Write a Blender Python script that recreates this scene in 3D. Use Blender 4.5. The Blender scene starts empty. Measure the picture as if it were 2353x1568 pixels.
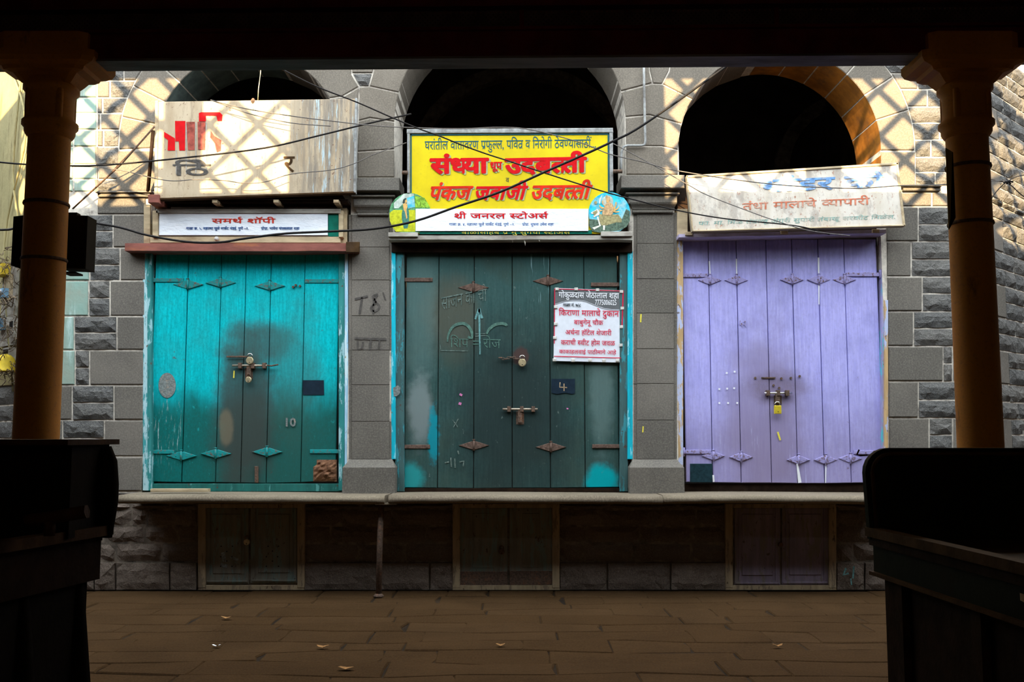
import bpy, bmesh, math, random
from math import sin, cos, tan, pi, sqrt, radians, atan2
from mathutils import Vector, Matrix

# ------------------------------------------------------------------ camera, sky, sun, exposure
FPX = 2300.0
PITCH = math.atan((1005 - 784) / FPX)
CX, CY = 1176.5, 784.0


def ray(px, py):
    dx = (px - CX) / FPX
    dy = (CY - py) / FPX
    return dx, cos(PITCH) - dy * sin(PITCH), sin(PITCH) + dy * cos(PITCH)


_r = ray(1176, 1358)
EYE = -10.0 / _r[1] * _r[2]


def P(px, py, Y=10.0):
    """X and Z of the point of the upright plane at depth Y that the photograph shows at this pixel"""
    r = ray(px, py)
    t = Y / r[1]
    return (t * r[0], EYE + t * r[2])


scene = bpy.context.scene
COL = scene.collection
cam_d = bpy.data.cameras.new('camera')
cam_d.sensor_width = 36.0
cam_d.lens = FPX * 36.0 / 2353.0
cam_d.clip_end = 200
cam = bpy.data.objects.new('camera', cam_d)
cam.location = (0, 0, EYE)
cam.rotation_euler = (pi / 2 + PITCH, 0, 0)
COL.objects.link(cam)
scene.camera = cam

scene.view_settings.view_transform = 'Standard'
scene.view_settings.look = 'None'
scene.view_settings.gamma = 1.0
scene.view_settings.use_curve_mapping = False
scene.view_settings.exposure = 0.0

SKY_STRENGTH = 5.7
SUN_STRENGTH = 22.0
SUN_ELEV = radians(17)
SUN_DX = 0.21

world = bpy.data.worlds.new('sky')
scene.world = world
world.use_nodes = True
wn = world.node_tree.nodes
wn['Background'].inputs['Color'].default_value = (0.86, 0.93, 1.0, 1)
wn['Background'].inputs['Strength'].default_value = SKY_STRENGTH

sun_dir = Vector((SUN_DX, 1.0, -tan(SUN_ELEV))).normalized()
sl = bpy.data.lights.new('sun', 'SUN')
sl.energy = SUN_STRENGTH
sl.angle = radians(0.28)
sl.color = (1.0, 0.71, 0.38)
so = bpy.data.objects.new('sun', sl)
so.rotation_euler = sun_dir.to_track_quat('-Z', 'Y').to_euler()
so.location = (-4, -20, 16)
COL.objects.link(so)

# weak warm fill light, added out of view to brighten columns and beam
ll = bpy.data.lights.new('fill_lamp', 'AREA')
ll.shape = 'DISK'
ll.size = 0.5
ll.energy = 9.0
ll.color = (1.0, 0.62, 0.30)
lo = bpy.data.objects.new('fill_lamp', ll)
lo.location = (0.4, -2.0, 3.4)
lo.rotation_euler = (radians(50), 0, 0)
COL.objects.link(lo)

rnd = random.Random(7)


# ------------------------------------------------------------------ helpers: objects
def link(o, parent=None):
    COL.objects.link(o)
    if parent is not None:
        o.parent = parent
        if any(abs(v) > 1e-9 for v in parent.location):
            o.matrix_parent_inverse = Matrix.Translation(-parent.location)
    return o


def tag(o, label=None, cat=None, group=None, kind=None):
    if label: o['label'] = label
    if cat: o['category'] = cat
    if group: o['group'] = group
    if kind: o['kind'] = kind
    return o


def thing(name, label, cat, loc=(0, 0, 0), group=None):
    o = bpy.data.objects.new(name, None)
    o.location = loc
    o.empty_display_size = 0.1
    COL.objects.link(o)
    return tag(o, label, cat, group)


def struct(name, label=None):
    o = bpy.data.objects.new(name, None)
    COL.objects.link(o)
    o['kind'] = 'structure'
    if label: o['label'] = label
    return o


def inset(poly, d):
    """poly: counter-clockwise or clockwise 2D polygon; moves every edge inwards by d"""
    n = len(poly)
    A = sum(poly[i][0] * poly[(i + 1) % n][1] - poly[(i + 1) % n][0] * poly[i][1] for i in range(n))
    s = 1 if A > 0 else -1
    out = []
    for i in range(n):
        p0, p1, p2 = poly[i - 1], poly[i], poly[(i + 1) % n]
        e1 = (p1[0] - p0[0], p1[1] - p0[1]); e2 = (p2[0] - p1[0], p2[1] - p1[1])
        l1 = math.hypot(*e1) or 1e-9; l2 = math.hypot(*e2) or 1e-9
        n1 = (-e1[1] / l1 * s, e1[0] / l1 * s); n2 = (-e2[1] / l2 * s, e2[0] / l2 * s)
        bx, by = n1[0] + n2[0], n1[1] + n2[1]
        k = bx * n1[0] + by * n1[1]
        k = max(k, 0.35)
        out.append((p1[0] + bx / k * d, p1[1] + by / k * d))
    return out


class MB:
    def __init__(self, T=None):
        self.v = []; self.f = []; self.m = []; self.s = []
        self.T = T

    def face(self, idx, mi=0, smooth=False):
        self.f.append(tuple(idx)); self.m.append(mi); self.s.append(smooth)

    def add(self, verts, faces, mi=0, smooth=False):
        b = len(self.v)
        self.v += [tuple(p) for p in verts]
        for f in faces:
            self.face([b + i for i in f], mi, smooth)
        return self

    def box(self, x0, x1, y0, y1, z0, z1, mi=0):
        vs = [(x, y, z) for z in (z0, z1) for y in (y0, y1) for x in (x0, x1)]
        return self.add(vs, [(0, 1, 5, 4), (1, 3, 7, 5), (3, 2, 6, 7), (2, 0, 4, 6), (4, 5, 7, 6), (2, 3, 1, 0)], mi)

    def slab(self, poly, yf, yb, c=0.0, mi=0):
        """prism of the XZ polygon from yf (front) back to yb, front edge chamfered by c"""
        n = len(poly)
        A = sum(poly[i][0] * poly[(i + 1) % n][1] - poly[(i + 1) % n][0] * poly[i][1] for i in range(n))
        if A < 0: poly = poly[::-1]
        rings = [[(p[0], yb, p[1]) for p in poly]]
        if c > 0:
            rings.append([(p[0], yf + c, p[1]) for p in poly])
            rings.append([(p[0], yf, p[1]) for p in inset(poly, c)])
        else:
            rings.append([(p[0], yf, p[1]) for p in poly])
        b = len(self.v)
        for r in rings: self.v += r
        for k in range(len(rings) - 1):
            for i in range(n):
                j = (i + 1) % n
                self.face((b + k * n + i, b + k * n + j, b + (k + 1) * n + j, b + (k + 1) * n + i), mi)
        self.face([b + (len(rings) - 1) * n + i for i in range(n)], mi)
        self.face([b + i for i in reversed(range(n))], mi)
        return self

    def rough(self, q, yf, yb, amp, nx=5, nz=3, c=0.012, mi=0, rg=rnd):
        """rock-faced block: q = 4 corners (XZ) bl, br, tr, tl"""
        b = len(self.v)
        def pt(u, w):
            x = (1 - u) * (1 - w) * q[0][0] + u * (1 - w) * q[1][0] + u * w * q[2][0] + (1 - u) * w * q[3][0]
            z = (1 - u) * (1 - w) * q[0][1] + u * (1 - w) * q[1][1] + u * w * q[2][1] + (1 - u) * w * q[3][1]
            return x, z
        for j in range(nz + 1):
            for i in range(nx + 1):
                u, w = i / nx, j / nz
                edge = i in (0, nx) or j in (0, nz)
                uu = u if edge else u + rg.uniform(-.25, .25) / nx
                ww = w if edge else w + rg.uniform(-.25, .25) / nz
                x, z = pt(uu, ww)
                y = yf + (rg.uniform(0, .012) if edge else -rg.uniform(0.25, 1) * amp)
                self.v.append((x, y, z))
        W = nx + 1
        for j in range(nz):
            for i in range(nx):
                a = b + j * W + i
                if (i + j) % 2:
                    self.face((a, a + 1, a + W + 1, a + W), mi)
                else:
                    self.face((a, a + 1, a + W), mi); self.face((a + 1, a + W + 1, a + W), mi)
        loop = [b + i for i in range(nx + 1)] + [b + j * W + nx for j in range(1, nz + 1)] + \
               [b + nz * W + i for i in range(nx - 1, -1, -1)] + [b + j * W for j in range(nz - 1, 0, -1)]
        b2 = len(self.v)
        for k in loop: self.v.append((self.v[k][0], yb, self.v[k][2]))
        n = len(loop)
        for i in range(n):
            j = (i + 1) % n
            self.face((loop[i], b2 + i, b2 + j, loop[j]), mi)
        return self

    def tube(self, pts, r, n=6, mi=0, cap=True):
        pts = [Vector(p) for p in pts]
        rs = r if isinstance(r, (list, tuple)) else [r] * len(pts)
        b = len(self.v)
        up = None
        for k, p in enumerate(pts):
            d = (pts[min(k + 1, len(pts) - 1)] - pts[max(k - 1, 0)])
            d = d.normalized() if d.length > 1e-9 else Vector((0, 0, 1))
            if up is None:
                up = Vector((0, 0, 1)) if abs(d.z) < .9 else Vector((0, 1, 0))
            a = d.cross(up).normalized(); c = a.cross(d).normalized(); up = c
            for i in range(n):
                t = 2 * pi * i / n
                self.v.append(tuple(p + a * cos(t) * rs[k] + c * sin(t) * rs[k]))
        for k in range(len(pts) - 1):
            for i in range(n):
                j = (i + 1) % n
                self.face((b + k * n + i, b + k * n + j, b + (k + 1) * n + j, b + (k + 1) * n + i), mi, True)
        if cap:
            self.face([b + i for i in reversed(range(n))], mi)
            self.face([b + (len(pts) - 1) * n + i for i in range(n)], mi)
        return self

    def lathe(self, cx, cy, prof, n=24, mi=0, sq=None):
        """prof: (radius, z) list; sq='sq' gives a square plan"""
        b = len(self.v)
        for (r, z) in prof:
            for i in range(n):
                t = 2 * pi * (i + .5) / n
                if sq:
                    k = 1 / max(abs(cos(t)), abs(sin(t)))
                    self.v.append((cx + r * k * cos(t), cy + r * k * sin(t) * sq, z))
                else:
                    self.v.append((cx + r * cos(t), cy + r * sin(t), z))
        for k in range(len(prof) - 1):
            for i in range(n):
                j = (i + 1) % n
                self.face((b + k * n + i, b + k * n + j, b + (k + 1) * n + j, b + (k + 1) * n + i), mi, not sq)
        self.face([b + i for i in reversed(range(n))], mi)
        self.face([b + (len(prof) - 1) * n + i for i in range(n)], mi)
        return self

    def build(self, name, mats, parent=None, fix=False):
        me = bpy.data.meshes.new(name)
        vs = [self.T(*p) for p in self.v] if self.T else self.v
        me.from_pydata(vs, [], self.f)
        if not isinstance(mats, (list, tuple)): mats = [mats]
        for m in mats: me.materials.append(m)
        me.polygons.foreach_set('material_index', self.m)
        me.polygons.foreach_set('use_smooth', self.s)
        if fix:
            bm = bmesh.new(); bm.from_mesh(me)
            bmesh.ops.recalc_face_normals(bm, faces=bm.faces[:])
            bm.to_mesh(me); bm.free()
        me.update()
        o = bpy.data.objects.new(name, me)
        return link(o, parent)


# ------------------------------------------------------------------ helpers: materials
class G:
    def __init__(self, name):
        self.mat = bpy.data.materials.new(name)
        self.mat.use_nodes = True
        self.t = self.mat.node_tree
        self.b = self.t.nodes['Principled BSDF']
        self._pos = None; self._sep = None

    def n(self, t): return self.t.nodes.new(t)

    def put(self, sock, v):
        if isinstance(v, (int, float)): sock.default_value = v
        elif isinstance(v, tuple): sock.default_value = v if len(v) == 4 or len(sock.default_value) == 3 else (*v, 1)
        else: self.t.links.new(v, sock)

    def pos(self):
        if self._pos is None: self._pos = self.n('ShaderNodeNewGeometry').outputs['Position']
        return self._pos

    def xyz(self):
        if self._sep is None:
            s = self.n('ShaderNodeSeparateXYZ'); self.put(s.inputs[0], self.pos()); self._sep = s.outputs
        return self._sep

    def rand(self): return self.n('ShaderNodeObjectInfo').outputs['Random']

    def math(self, op, a, b=0.0, clamp=False):
        m = self.n('ShaderNodeMath'); m.operation = op; m.use_clamp = clamp
        self.put(m.inputs[0], a); self.put(m.inputs[1], b)
        return m.outputs[0]

    def vec(self, scale=(1, 1, 1), off=(0, 0, 0)):
        m = self.n('ShaderNodeMapping'); self.put(m.inputs['Vector'], self.pos())
        m.inputs['Scale'].default_value = scale; m.inputs['Location'].default_value = off
        return m.outputs[0]

    def noise(self, scale, detail=4, rough=.55, stretch=(1, 1, 1), off=(0, 0, 0), dist=0.0):
        t = self.n('ShaderNodeTexNoise'); self.put(t.inputs['Vector'], self.vec(stretch, off))
        t.inputs['Scale'].default_value = scale; t.inputs['Detail'].default_value = detail
        t.inputs['Roughness'].default_value = rough; t.inputs['Distortion'].default_value = dist
        return t.outputs['Fac']

    def voro(self, scale, stretch=(1, 1, 1), feat='F1'):
        t = self.n('ShaderNodeTexVoronoi'); self.put(t.inputs['Vector'], self.vec(stretch))
        t.feature = feat
        t.inputs['Scale'].default_value = scale
        return t.outputs['Distance']

    def mr(self, v, a, b, c=0.0, d=1.0):
        m = self.n('ShaderNodeMapRange'); m.interpolation_type = 'SMOOTHSTEP'
        self.put(m.inputs[0], v)
        for i, x in enumerate((a, b, c, d)): m.inputs[i + 1].default_value = x
        return m.outputs[0]

    def mix(self, f, a, b):
        m = self.n('ShaderNodeMix'); m.data_type = 'RGBA'
        self.put(m.inputs[0], f); self.put(m.inputs[6], a); self.put(m.inputs[7], b)
        return m.outputs[2]

    def blob(self, px, py, rx, ry, soft=.5, nz=.5, Y=10.05, ns=6, stretch=(1, 1, 1)):
        """1 inside an ellipse around the pixel (radii in photo pixels), ragged by noise"""
        x, z = P(px, py, Y)
        s = 10.0 / FPX
        X = self.xyz()
        a = self.math('DIVIDE', self.math('SUBTRACT', X[0], x), rx * s)
        c = self.math('DIVIDE', self.math('SUBTRACT', X[2], z), ry * s)
        d = self.math('SQRT', self.math('ADD', self.math('MULTIPLY', a, a), self.math('MULTIPLY', c, c)))
        d = self.math('ADD', d, self.math('MULTIPLY', self.math('SUBTRACT', self.noise(ns, 5, .6, stretch), .5), nz * 2))
        return self.mr(d, 1 + soft / 2, 1 - soft / 2)

    def zramp(self, py0, py1, Y=10.05):
        return self.mr(self.xyz()[2], P(1176, py1, Y)[1], P(1176, py0, Y)[1])   # 1 above py0, 0 below py1

    def done(self, col, rough=.8, bump=None, bs=.3, bd=.01, metal=0.0, spec=.3):
        self.put(self.b.inputs['Base Color'], col)
        self.put(self.b.inputs['Roughness'], rough)
        self.b.inputs['Metallic'].default_value = metal
        self.b.inputs['Specular IOR Level'].default_value = spec
        if bump is not None:
            m = self.n('ShaderNodeBump'); self.put(m.inputs['Height'], bump)
            m.inputs['Strength'].default_value = bs; m.inputs['Distance'].default_value = bd
            self.put(self.b.inputs['Normal'], m.outputs[0])
        return self.mat


def simple(name, col, rough=.75, var=.25, scale=12, bs=.2, metal=0.0, spec=.15, dirt=None, dirt_amt=.5, stretch=(1, 1, 1)):
    g = G(name)
    n = g.noise(scale, 5, .6, stretch)
    c = g.mix(g.mr(n, .3, .7), tuple(x * (1 - var) for x in col), tuple(min(1, x * (1 + var)) for x in col))
    if dirt:
        c = g.mix(g.mr(g.noise(scale * .4, 6, .7, stretch, (3, 1, 2)), .62 - dirt_amt * .3, .72), c, dirt)
    return g.done(c, rough, g.noise(scale * 5, 3, .6, stretch), bs, .004, metal, spec)


def stone_mat(name, a, b, grime, bs, bd, sc=26, spec=.2):
    g = G(name)
    r = g.rand()
    c = g.mix(r, a, b)
    c = g.mix(g.mr(g.noise(1.7, 5, .6), .35, .75, 0, .55), c, grime)
    c = g.mix(g.mr(g.noise(1.1, 4, .6, (1, 1, .4), (4, 4, 4)), .45, .7, 0, .5), c, tuple(x * .62 for x in a))
    c = g.mix(g.mr(g.noise(110, 4, .75), .45, .75, 0, .5), c, tuple(x * .6 for x in a))
    c = g.mix(g.mr(g.noise(70, 2, .5), .35, .8, 0, .35), c, tuple(x * 1.7 for x in b))
    c = g.mix(g.mr(g.noise(9, 4, .7, (1.6, 1, .25)), .6, .8, 0, .35), c, tuple(x * 1.5 for x in a))
    h = g.math('ADD', g.noise(sc, 5, .65), g.math('MULTIPLY', g.noise(120, 2, .5), .3))
    return g.done(c, .9, h, bs, bd, 0, spec)


M = {}
M['stone'] = stone_mat('dressed_stone', (.135, .125, .105), (.19, .172, .145), (.08, .075, .068), .35, .006, 40)
M['rock'] = stone_mat('rock_faced_stone', (.12, .122, .118), (.19, .18, .16), (.06, .065, .07), 1.0, .03, 22)
M['plinth'] = stone_mat('plinth_stone', (.14, .11, .09), (.19, .15, .12), (.07, .055, .04), .9, .02, 18)
M['soffit'] = stone_mat('arch_stone', (.155, .138, .112), (.20, .175, .14), (.10, .085, .065), .35, .006, 40)
M['soffit_ochre'] = simple('ochre_soffit', (.36, .14, .02), .8, .3, 6, .3, dirt=(.16, .08, .03), dirt_amt=.5)  # ochre tone for the inner faces of the right arch
M['soffit_teal'] = simple('dull_teal_soffit', (.09, .12, .11), .8, .3, 6, .3)
M['mortar'] = simple('lime_mortar', (.66, .61, .52), .9, .15, 20, .5, dirt=(.25, .22, .19), dirt_amt=.5)
M['mortar_dark'] = simple('old_mortar', (.20, .165, .13), .9, .3, 14, .5, dirt=(.07, .06, .05), dirt_amt=.6)
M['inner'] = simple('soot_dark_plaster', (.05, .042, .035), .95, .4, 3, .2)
M['floor'] = stone_mat('paving_stone', (.046, .025, .010), (.060, .034, .015), (.027, .015, .0065), .6, .012, 14, .04)
M['floor_joint'] = simple('earth_joint', (.022, .013, .006), .95, .5, 4, .3, dirt=(.007, .004, .002), dirt_amt=.6)
M['ledge'] = stone_mat('ledge_stone', (.19, .155, .11), (.24, .20, .14), (.11, .085, .06), .4, .006, 30)
M['iron'] = simple('rusty_iron', (.11, .075, .055), .7, .4, 60, .3, dirt=(.22, .10, .05), dirt_amt=.4)
M['rod'] = simple('worn_steel_rod', (.42, .36, .28), .4, .3, 60, .2, metal=.7)
M['brass'] = simple('dull_brass', (.55, .46, .28), .4, .2, 60, .1, metal=.6)
M['gold'] = simple('yellow_brass', (.80, .62, .05), .35, .1, 60, .1, metal=.4)
M['chrome'] = simple('bright_steel', (.8, .8, .8), .2, .05, 60, .05, metal=1.0)
M['black'] = simple('black_cable', (.012, .011, .011), .6, .2, 60, .05)
M['grey_cable'] = simple('grey_cable', (.13, .12, .11), .7, .2, 60, .05)
M['cream_wood'] = simple('cream_painted_wood', (.50, .40, .25), .7, .2, 14, .3, dirt=(.28, .19, .11), dirt_amt=.5, stretch=(.3, 1, 1))
M['grey_wood'] = simple('weathered_grey_wood', (.40, .38, .33), .8, .25, 14, .3, dirt=(.18, .14, .11), dirt_amt=.6, stretch=(.3, 1, 1))
M['red_wood'] = simple('red_oxide_wood', (.24, .085, .065), .7, .25, 12, .3, dirt=(.42, .15, .05), dirt_amt=.4, stretch=(.3, 1, 1))
M['lilac_wood'] = simple('lilac_shelf_wood', (.50, .45, .62), .7, .2, 14, .3, dirt=(.30, .24, .22), dirt_amt=.6, stretch=(.3, 1, 1))
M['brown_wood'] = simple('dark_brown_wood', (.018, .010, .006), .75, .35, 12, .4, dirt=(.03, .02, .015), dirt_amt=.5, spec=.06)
M['rim_wood'] = simple('worn_brown_rim', (.055, .030, .012), .6, .35, 12, .4, dirt=(.06, .035, .02), dirt_amt=.5, spec=.06)
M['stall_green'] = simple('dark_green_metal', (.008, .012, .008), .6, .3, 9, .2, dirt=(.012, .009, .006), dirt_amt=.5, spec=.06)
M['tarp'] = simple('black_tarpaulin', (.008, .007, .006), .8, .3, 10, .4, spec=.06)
M['box_metal'] = simple('black_box_metal', (.012, .010, .009), .6, .2, 10, .1, spec=.06)
M['maroon'] = simple('maroon_beam_paint', (.11, .012, .012), .6, .3, 6, .2)
M['flange'] = simple('grey_flange_paint', (.20, .22, .25), .6, .25, 9, .3, dirt=(.08, .07, .07), dirt_amt=.5, stretch=(.2, 1, 1))
M['perf'] = simple('perforated_metal', (.09, .07, .075), .6, .3, 9, .1)
M['roof'] = simple('shed_roof', (.05, .04, .035), .9, .2, 3, .1)
M['lattice'] = simple('lattice_wood', (.10, .08, .07), .9, .2, 3, .1)
M['dust_wire'] = simple('dusty_wire', (.16, .12, .08), .9, .5, 20, .05, dirt=(.03, .025, .02), dirt_amt=.6)
M['string'] = simple('pale_string', (.55, .48, .32), .8, .1, 40, .1)
M['paper'] = simple('white_notice_board', (.74, .78, .84), .6, .04, 20, .03)
M['paper_grey'] = simple('grey_notice_print', (.13, .14, .145), .6, .05, 20, .03)
M['pink'] = simple('pink_red_print', (.62, .012, .05), .6, .05, 20, .02)
M['white_ink'] = simple('white_print', (.85, .87, .90), .6, .02, 20, .02)
M['ink'] = simple('dark_print', (.02, .03, .04), .6, .05, 20, .02)
M['clip'] = simple('pale_plastic_clip', (.62, .60, .55), .5, .2, 30, .05)
M['red'] = simple('red_sign_paint', (.56, .003, .006), .75, .12, 18, .05)
M['orange_red'] = simple('orange_red_sign_paint', (.60, .022, .006), .75, .2, 10, .05)
M['letter_shade'] = simple('grey_letter_shade', (.36, .40, .22), .6, .15, 18, .05)
M['teal_ink'] = simple('bluegreen_sign_paint', (.015, .10, .12), .6, .15, 18, .05)
M['sign_green'] = simple('green_sign_paint', (.0, .13, .085), .6, .2, 18, .05)
M['blue_ink'] = simple('blue_print', (.02, .09, .28), .6, .1, 20, .02)
M['banner_red'] = simple('red_orange_print', (.62, .035, .015), .6, .1, 20, .02)
M['chalk'] = simple('white_chalk', (.17, .23, .20), .9, .5, 60, .1, dirt=(.06, .10, .09), dirt_amt=1.0)
M['chalk_teal'] = simple('pale_teal_chalk', (.13, .30, .30), .9, .4, 60, .1, dirt=(.10, .20, .19), dirt_amt=.6)
M['chalk_green'] = simple('pale_green_chalk', (.09, .19, .15), .9, .4, 60, .1, dirt=(.07, .13, .11), dirt_amt=.9)
M['navy'] = simple('dark_blue_patch', (.008, .020, .035), .7, .2, 20, .1)
M['dark_patch'] = simple('dark_teal_metal_patch', (.012, .035, .045), .5, .3, 30, .1)
M['charcoal'] = simple('charcoal_mark', (.085, .078, .07), .9, .3, 40, .1)
M['yellow_dab'] = simple('yellow_paint_dab', (.75, .65, .08), .7, .1, 40, .05)
M['pink_dab'] = simple('pink_dab', (.55, .18, .38), .7, .1, 40, .05)
M['sticker'] = simple('worn_grey_sticker', (.19, .22, .21), .8, .35, 50, .2, dirt=(.40, .30, .22), dirt_amt=.3)
M['rag'] = simple('rust_brown_rag', (.20, .10, .055), .9, .4, 25, .6, dirt=(.08, .04, .025), dirt_amt=.5)
M['leaf'] = simple('dry_leaf', (.30, .16, .06), .8, .3, 40, .1)
M['blue_meter'] = simple('blue_meter_plastic', (.22, .42, .62), .5, .1, 20, .05)
M['grey_meter'] = simple('grey_meter_plastic', (.38, .36, .32), .5, .2, 20, .05)
M['yellow_meter'] = simple('yellow_helmet_plastic', (.75, .55, .05), .5, .1, 20, .05)


def column_mat():
    g = G('ochre_column_paint')
    n = g.noise(3, 5, .6, (1, 1, .5))
    c = g.mix(g.mr(n, .3, .7), (.50, .22, .035), (.62, .29, .05))
    c = g.mix(g.mr(g.noise(5, 6, .7, (1, 1, .4), (2, 0, 0)), .58, .72), c, (.16, .09, .045))
    c = g.mix(g.mr(g.noise(60, 3, .6), .5, .8, 0, .5), c, (.22, .13, .06))
    return g.done(c, .65, g.noise(90, 3, .6), .25, .004)


def plank_grain(g):
    return g.noise(14, 6, .65, (3.2, 1, .22))


def door_teal():
    g = G('turquoise_door_paint')
    gr = plank_grain(g)
    c = g.mix(g.mr(gr, .3, .7), (.0, .43, .48), (.0, .62, .68))
    c = g.mix(g.mr(g.noise(2.2, 5, .6), .45, .75, 0, .6), c, (.02, .36, .38))
    # the lower part is darker and greener
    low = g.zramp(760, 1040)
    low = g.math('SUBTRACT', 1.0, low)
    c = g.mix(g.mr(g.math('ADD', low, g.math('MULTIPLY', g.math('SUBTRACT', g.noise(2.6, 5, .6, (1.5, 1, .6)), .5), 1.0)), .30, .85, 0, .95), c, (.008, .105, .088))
    mott = g.noise(55, 4, .7, (1, 1, .6), (2, 2, 2))
    c = g.mix(g.mr(mott, .35, .75, 0, .45), c, (.0, .20, .21))
    c = g.mix(g.mr(g.noise(26, 5, .75, (1, 1, .5), (8, 1, 2)), .60, .70, 0, .5), c, (.02, .50, .50))
    wide = g.blob(640, 1080, 150, 170, 1.2, .6, ns=3)
    c = g.mix(g.math('MULTIPLY', wide, .6), c, (.025, .085, .07))
    grime = g.blob(562, 950, 66, 200, .9, .5, ns=4)
    c = g.mix(g.math('MULTIPLY', grime, .86), c, (.050, .058, .052))
    grime2 = g.blob(590, 790, 78, 48, .9, .5, ns=4)
    c = g.mix(g.math('MULTIPLY', grime2, .7), c, (.055, .075, .065))
    grime3 = g.blob(680, 860, 50, 160, 1.0, .6, ns=3)
    c = g.mix(g.math('MULTIPLY', grime3, .45), c, (.05, .10, .08))
    pale = g.math('MULTIPLY', g.blob(385, 980, 30, 90, .8, .5), g.mr(g.noise(16, 5, .7, (2.5, 1, .25)), .55, .66))
    c = g.mix(pale, c, (.38, .58, .58))
    tan_ = g.math('MULTIPLY', g.blob(518, 985, 16, 40, .6, .4), .6)
    c = g.mix(tan_, c, (.20, .17, .11))
    c = g.mix(g.mr(g.noise(9, 6, .75, (1, 1, 1), (5, 5, 5)), .66, .72, 0, .8), c, (.10, .055, .04))
    return g.done(c, .6, g.noise(50, 4, .6, (1, 1, .35)), .25, .004, 0, .1)


def door_green():
    g = G('dark_green_door_paint')
    gr = plank_grain(g)
    c = g.mix(g.mr(gr, .3, .7), (.026, .070, .066), (.046, .100, .092))
    c = g.mix(g.mr(g.noise(55, 4, .7, (1, 1, .6), (2, 2, 2)), .35, .75, 0, .4), c, (.02, .04, .04))
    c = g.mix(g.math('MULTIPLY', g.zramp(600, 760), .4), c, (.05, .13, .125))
    c = g.mix(g.mr(g.noise(2.0, 5, .6), .4, .75, 0, .8), c, (.045, .075, .060))
    c = g.mix(g.math('MULTIPLY', g.blob(1040, 730, 60, 90, 1.0, .6, ns=3), .5), c, (.11, .095, .065))
    c = g.mix(g.math('MULTIPLY', g.blob(1180, 960, 130, 200, 1.0, .5, ns=3), .75), c, (.018, .028, .028))
    c = g.mix(g.math('MULTIPLY', g.blob(965, 940, 26, 80, .8, .5), .75), c, (.21, .26, .26))
    c = g.mix(g.math('MULTIPLY', g.blob(965, 700, 36, 190, 1.0, .6), .35), c, (.14, .24, .23))
    c = g.mix(g.math('MULTIPLY', g.blob(1382, 900, 26, 130, .9, .6), .4), c, (.17, .26, .25))
    c = g.mix(g.blob(1383, 1105, 36, 34, .7, .6), c, (.0, .34, .38))
    c = g.mix(g.math('MULTIPLY', g.blob(940, 1100, 34, 34, .7, .6), .8), c, (.02, .33, .34))
    c = g.mix(g.math('MULTIPLY', g.blob(996, 1000, 12, 60, .7, .9, ns=14), .8), c, (.0, .28, .36))
    drip = g.math('MULTIPLY', g.mr(g.noise(16, 4, .6, (2.6, 1, .12), (9, 0, 0)), .6, .68), g.blob(1238, 630, 30, 55, .6, .4))
    c = g.mix(drip, c, (.28, .45, .48))
    c = g.mix(g.math('MULTIPLY', g.blob(1197, 818, 18, 22, .5, .5, ns=20), .8), c, (.075, .04, .035))
    c = g.mix(g.mr(g.noise(22, 6, .75, (1, 1, .5), (5, 5, 5)), .64, .70, 0, .6), c, (.17, .22, .20))
    c = g.mix(g.mr(g.noise(7, 6, .8, (1, 1, .6), (1, 5, 5)), .68, .73, 0, .8), c, (.09, .05, .04))
    return g.done(c, .6, g.noise(50, 4, .6, (1, 1, .35)), .25, .004, 0, .1)


def door_lilac():
    g = G('lilac_door_paint')
    gr = plank_grain(g)
    c = g.mix(g.mr(gr, .3, .7), (.38, .37, .78), (.50, .49, .90))
    c = g.mix(g.mr(g.noise(2.4, 5, .6), .42, .75, 0, .6), c, (.30, .30, .60))
    c = g.mix(g.math('MULTIPLY', g.blob(1760, 960, 90, 190, 1.0, .5, ns=3), .60), c, (.22, .17, .24))
    c = g.mix(g.math('MULTIPLY', g.blob(1790, 890, 62, 34, .9, .6, ns=8), .6), c, (.15, .11, .14))
    c = g.mix(g.mr(g.noise(50, 4, .7, (1, 1, .6), (2, 2, 2)), .4, .8, 0, .35), c, (.28, .26, .50))
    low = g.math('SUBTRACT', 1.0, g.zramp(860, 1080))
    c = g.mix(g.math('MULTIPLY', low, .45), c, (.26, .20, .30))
    c = g.mix(g.mr(g.noise(18, 5, .7, (3, 1, .1), (4, 0, 0)), .63, .70, 0, .55), c, (.62, .64, .92))
    c = g.mix(g.mr(g.noise(8, 6, .75, (1, 1, .7), (5, 5, 5)), .67, .73, 0, .7), c, (.16, .11, .14))
    return g.done(c, .6, g.noise(50, 4, .6, (1, 1, .35)), .22, .004, 0, .1)


def frame_mat(name, base, peel, rust, amt=.5):
    g = G(name)
    c = g.mix(g.mr(g.noise(9, 4, .6, (2, 1, .3)), .3, .7), base, tuple(x * .7 for x in base))
    c = g.mix(g.mr(g.noise(11, 6, .7, (1.6, 1, .3), (3, 2, 1)), .62 - .2 * amt, .66 - .2 * amt), c, peel)
    c = g.mix(g.mr(g.noise(22, 5, .7, (1, 1, .6), (7, 2, 1)), .62, .68), c, rust)
    return g.done(c, .65, g.noise(60, 4, .6, (1, 1, .5)), .35, .004)


def rusty_paint(name, base):
    g = G(name)
    c = g.mix(g.mr(g.noise(45, 4, .7), .52, .64), base, (.16, .085, .06))
    return g.done(c, .6, g.noise(150, 3, .6), .25, .002)


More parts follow.
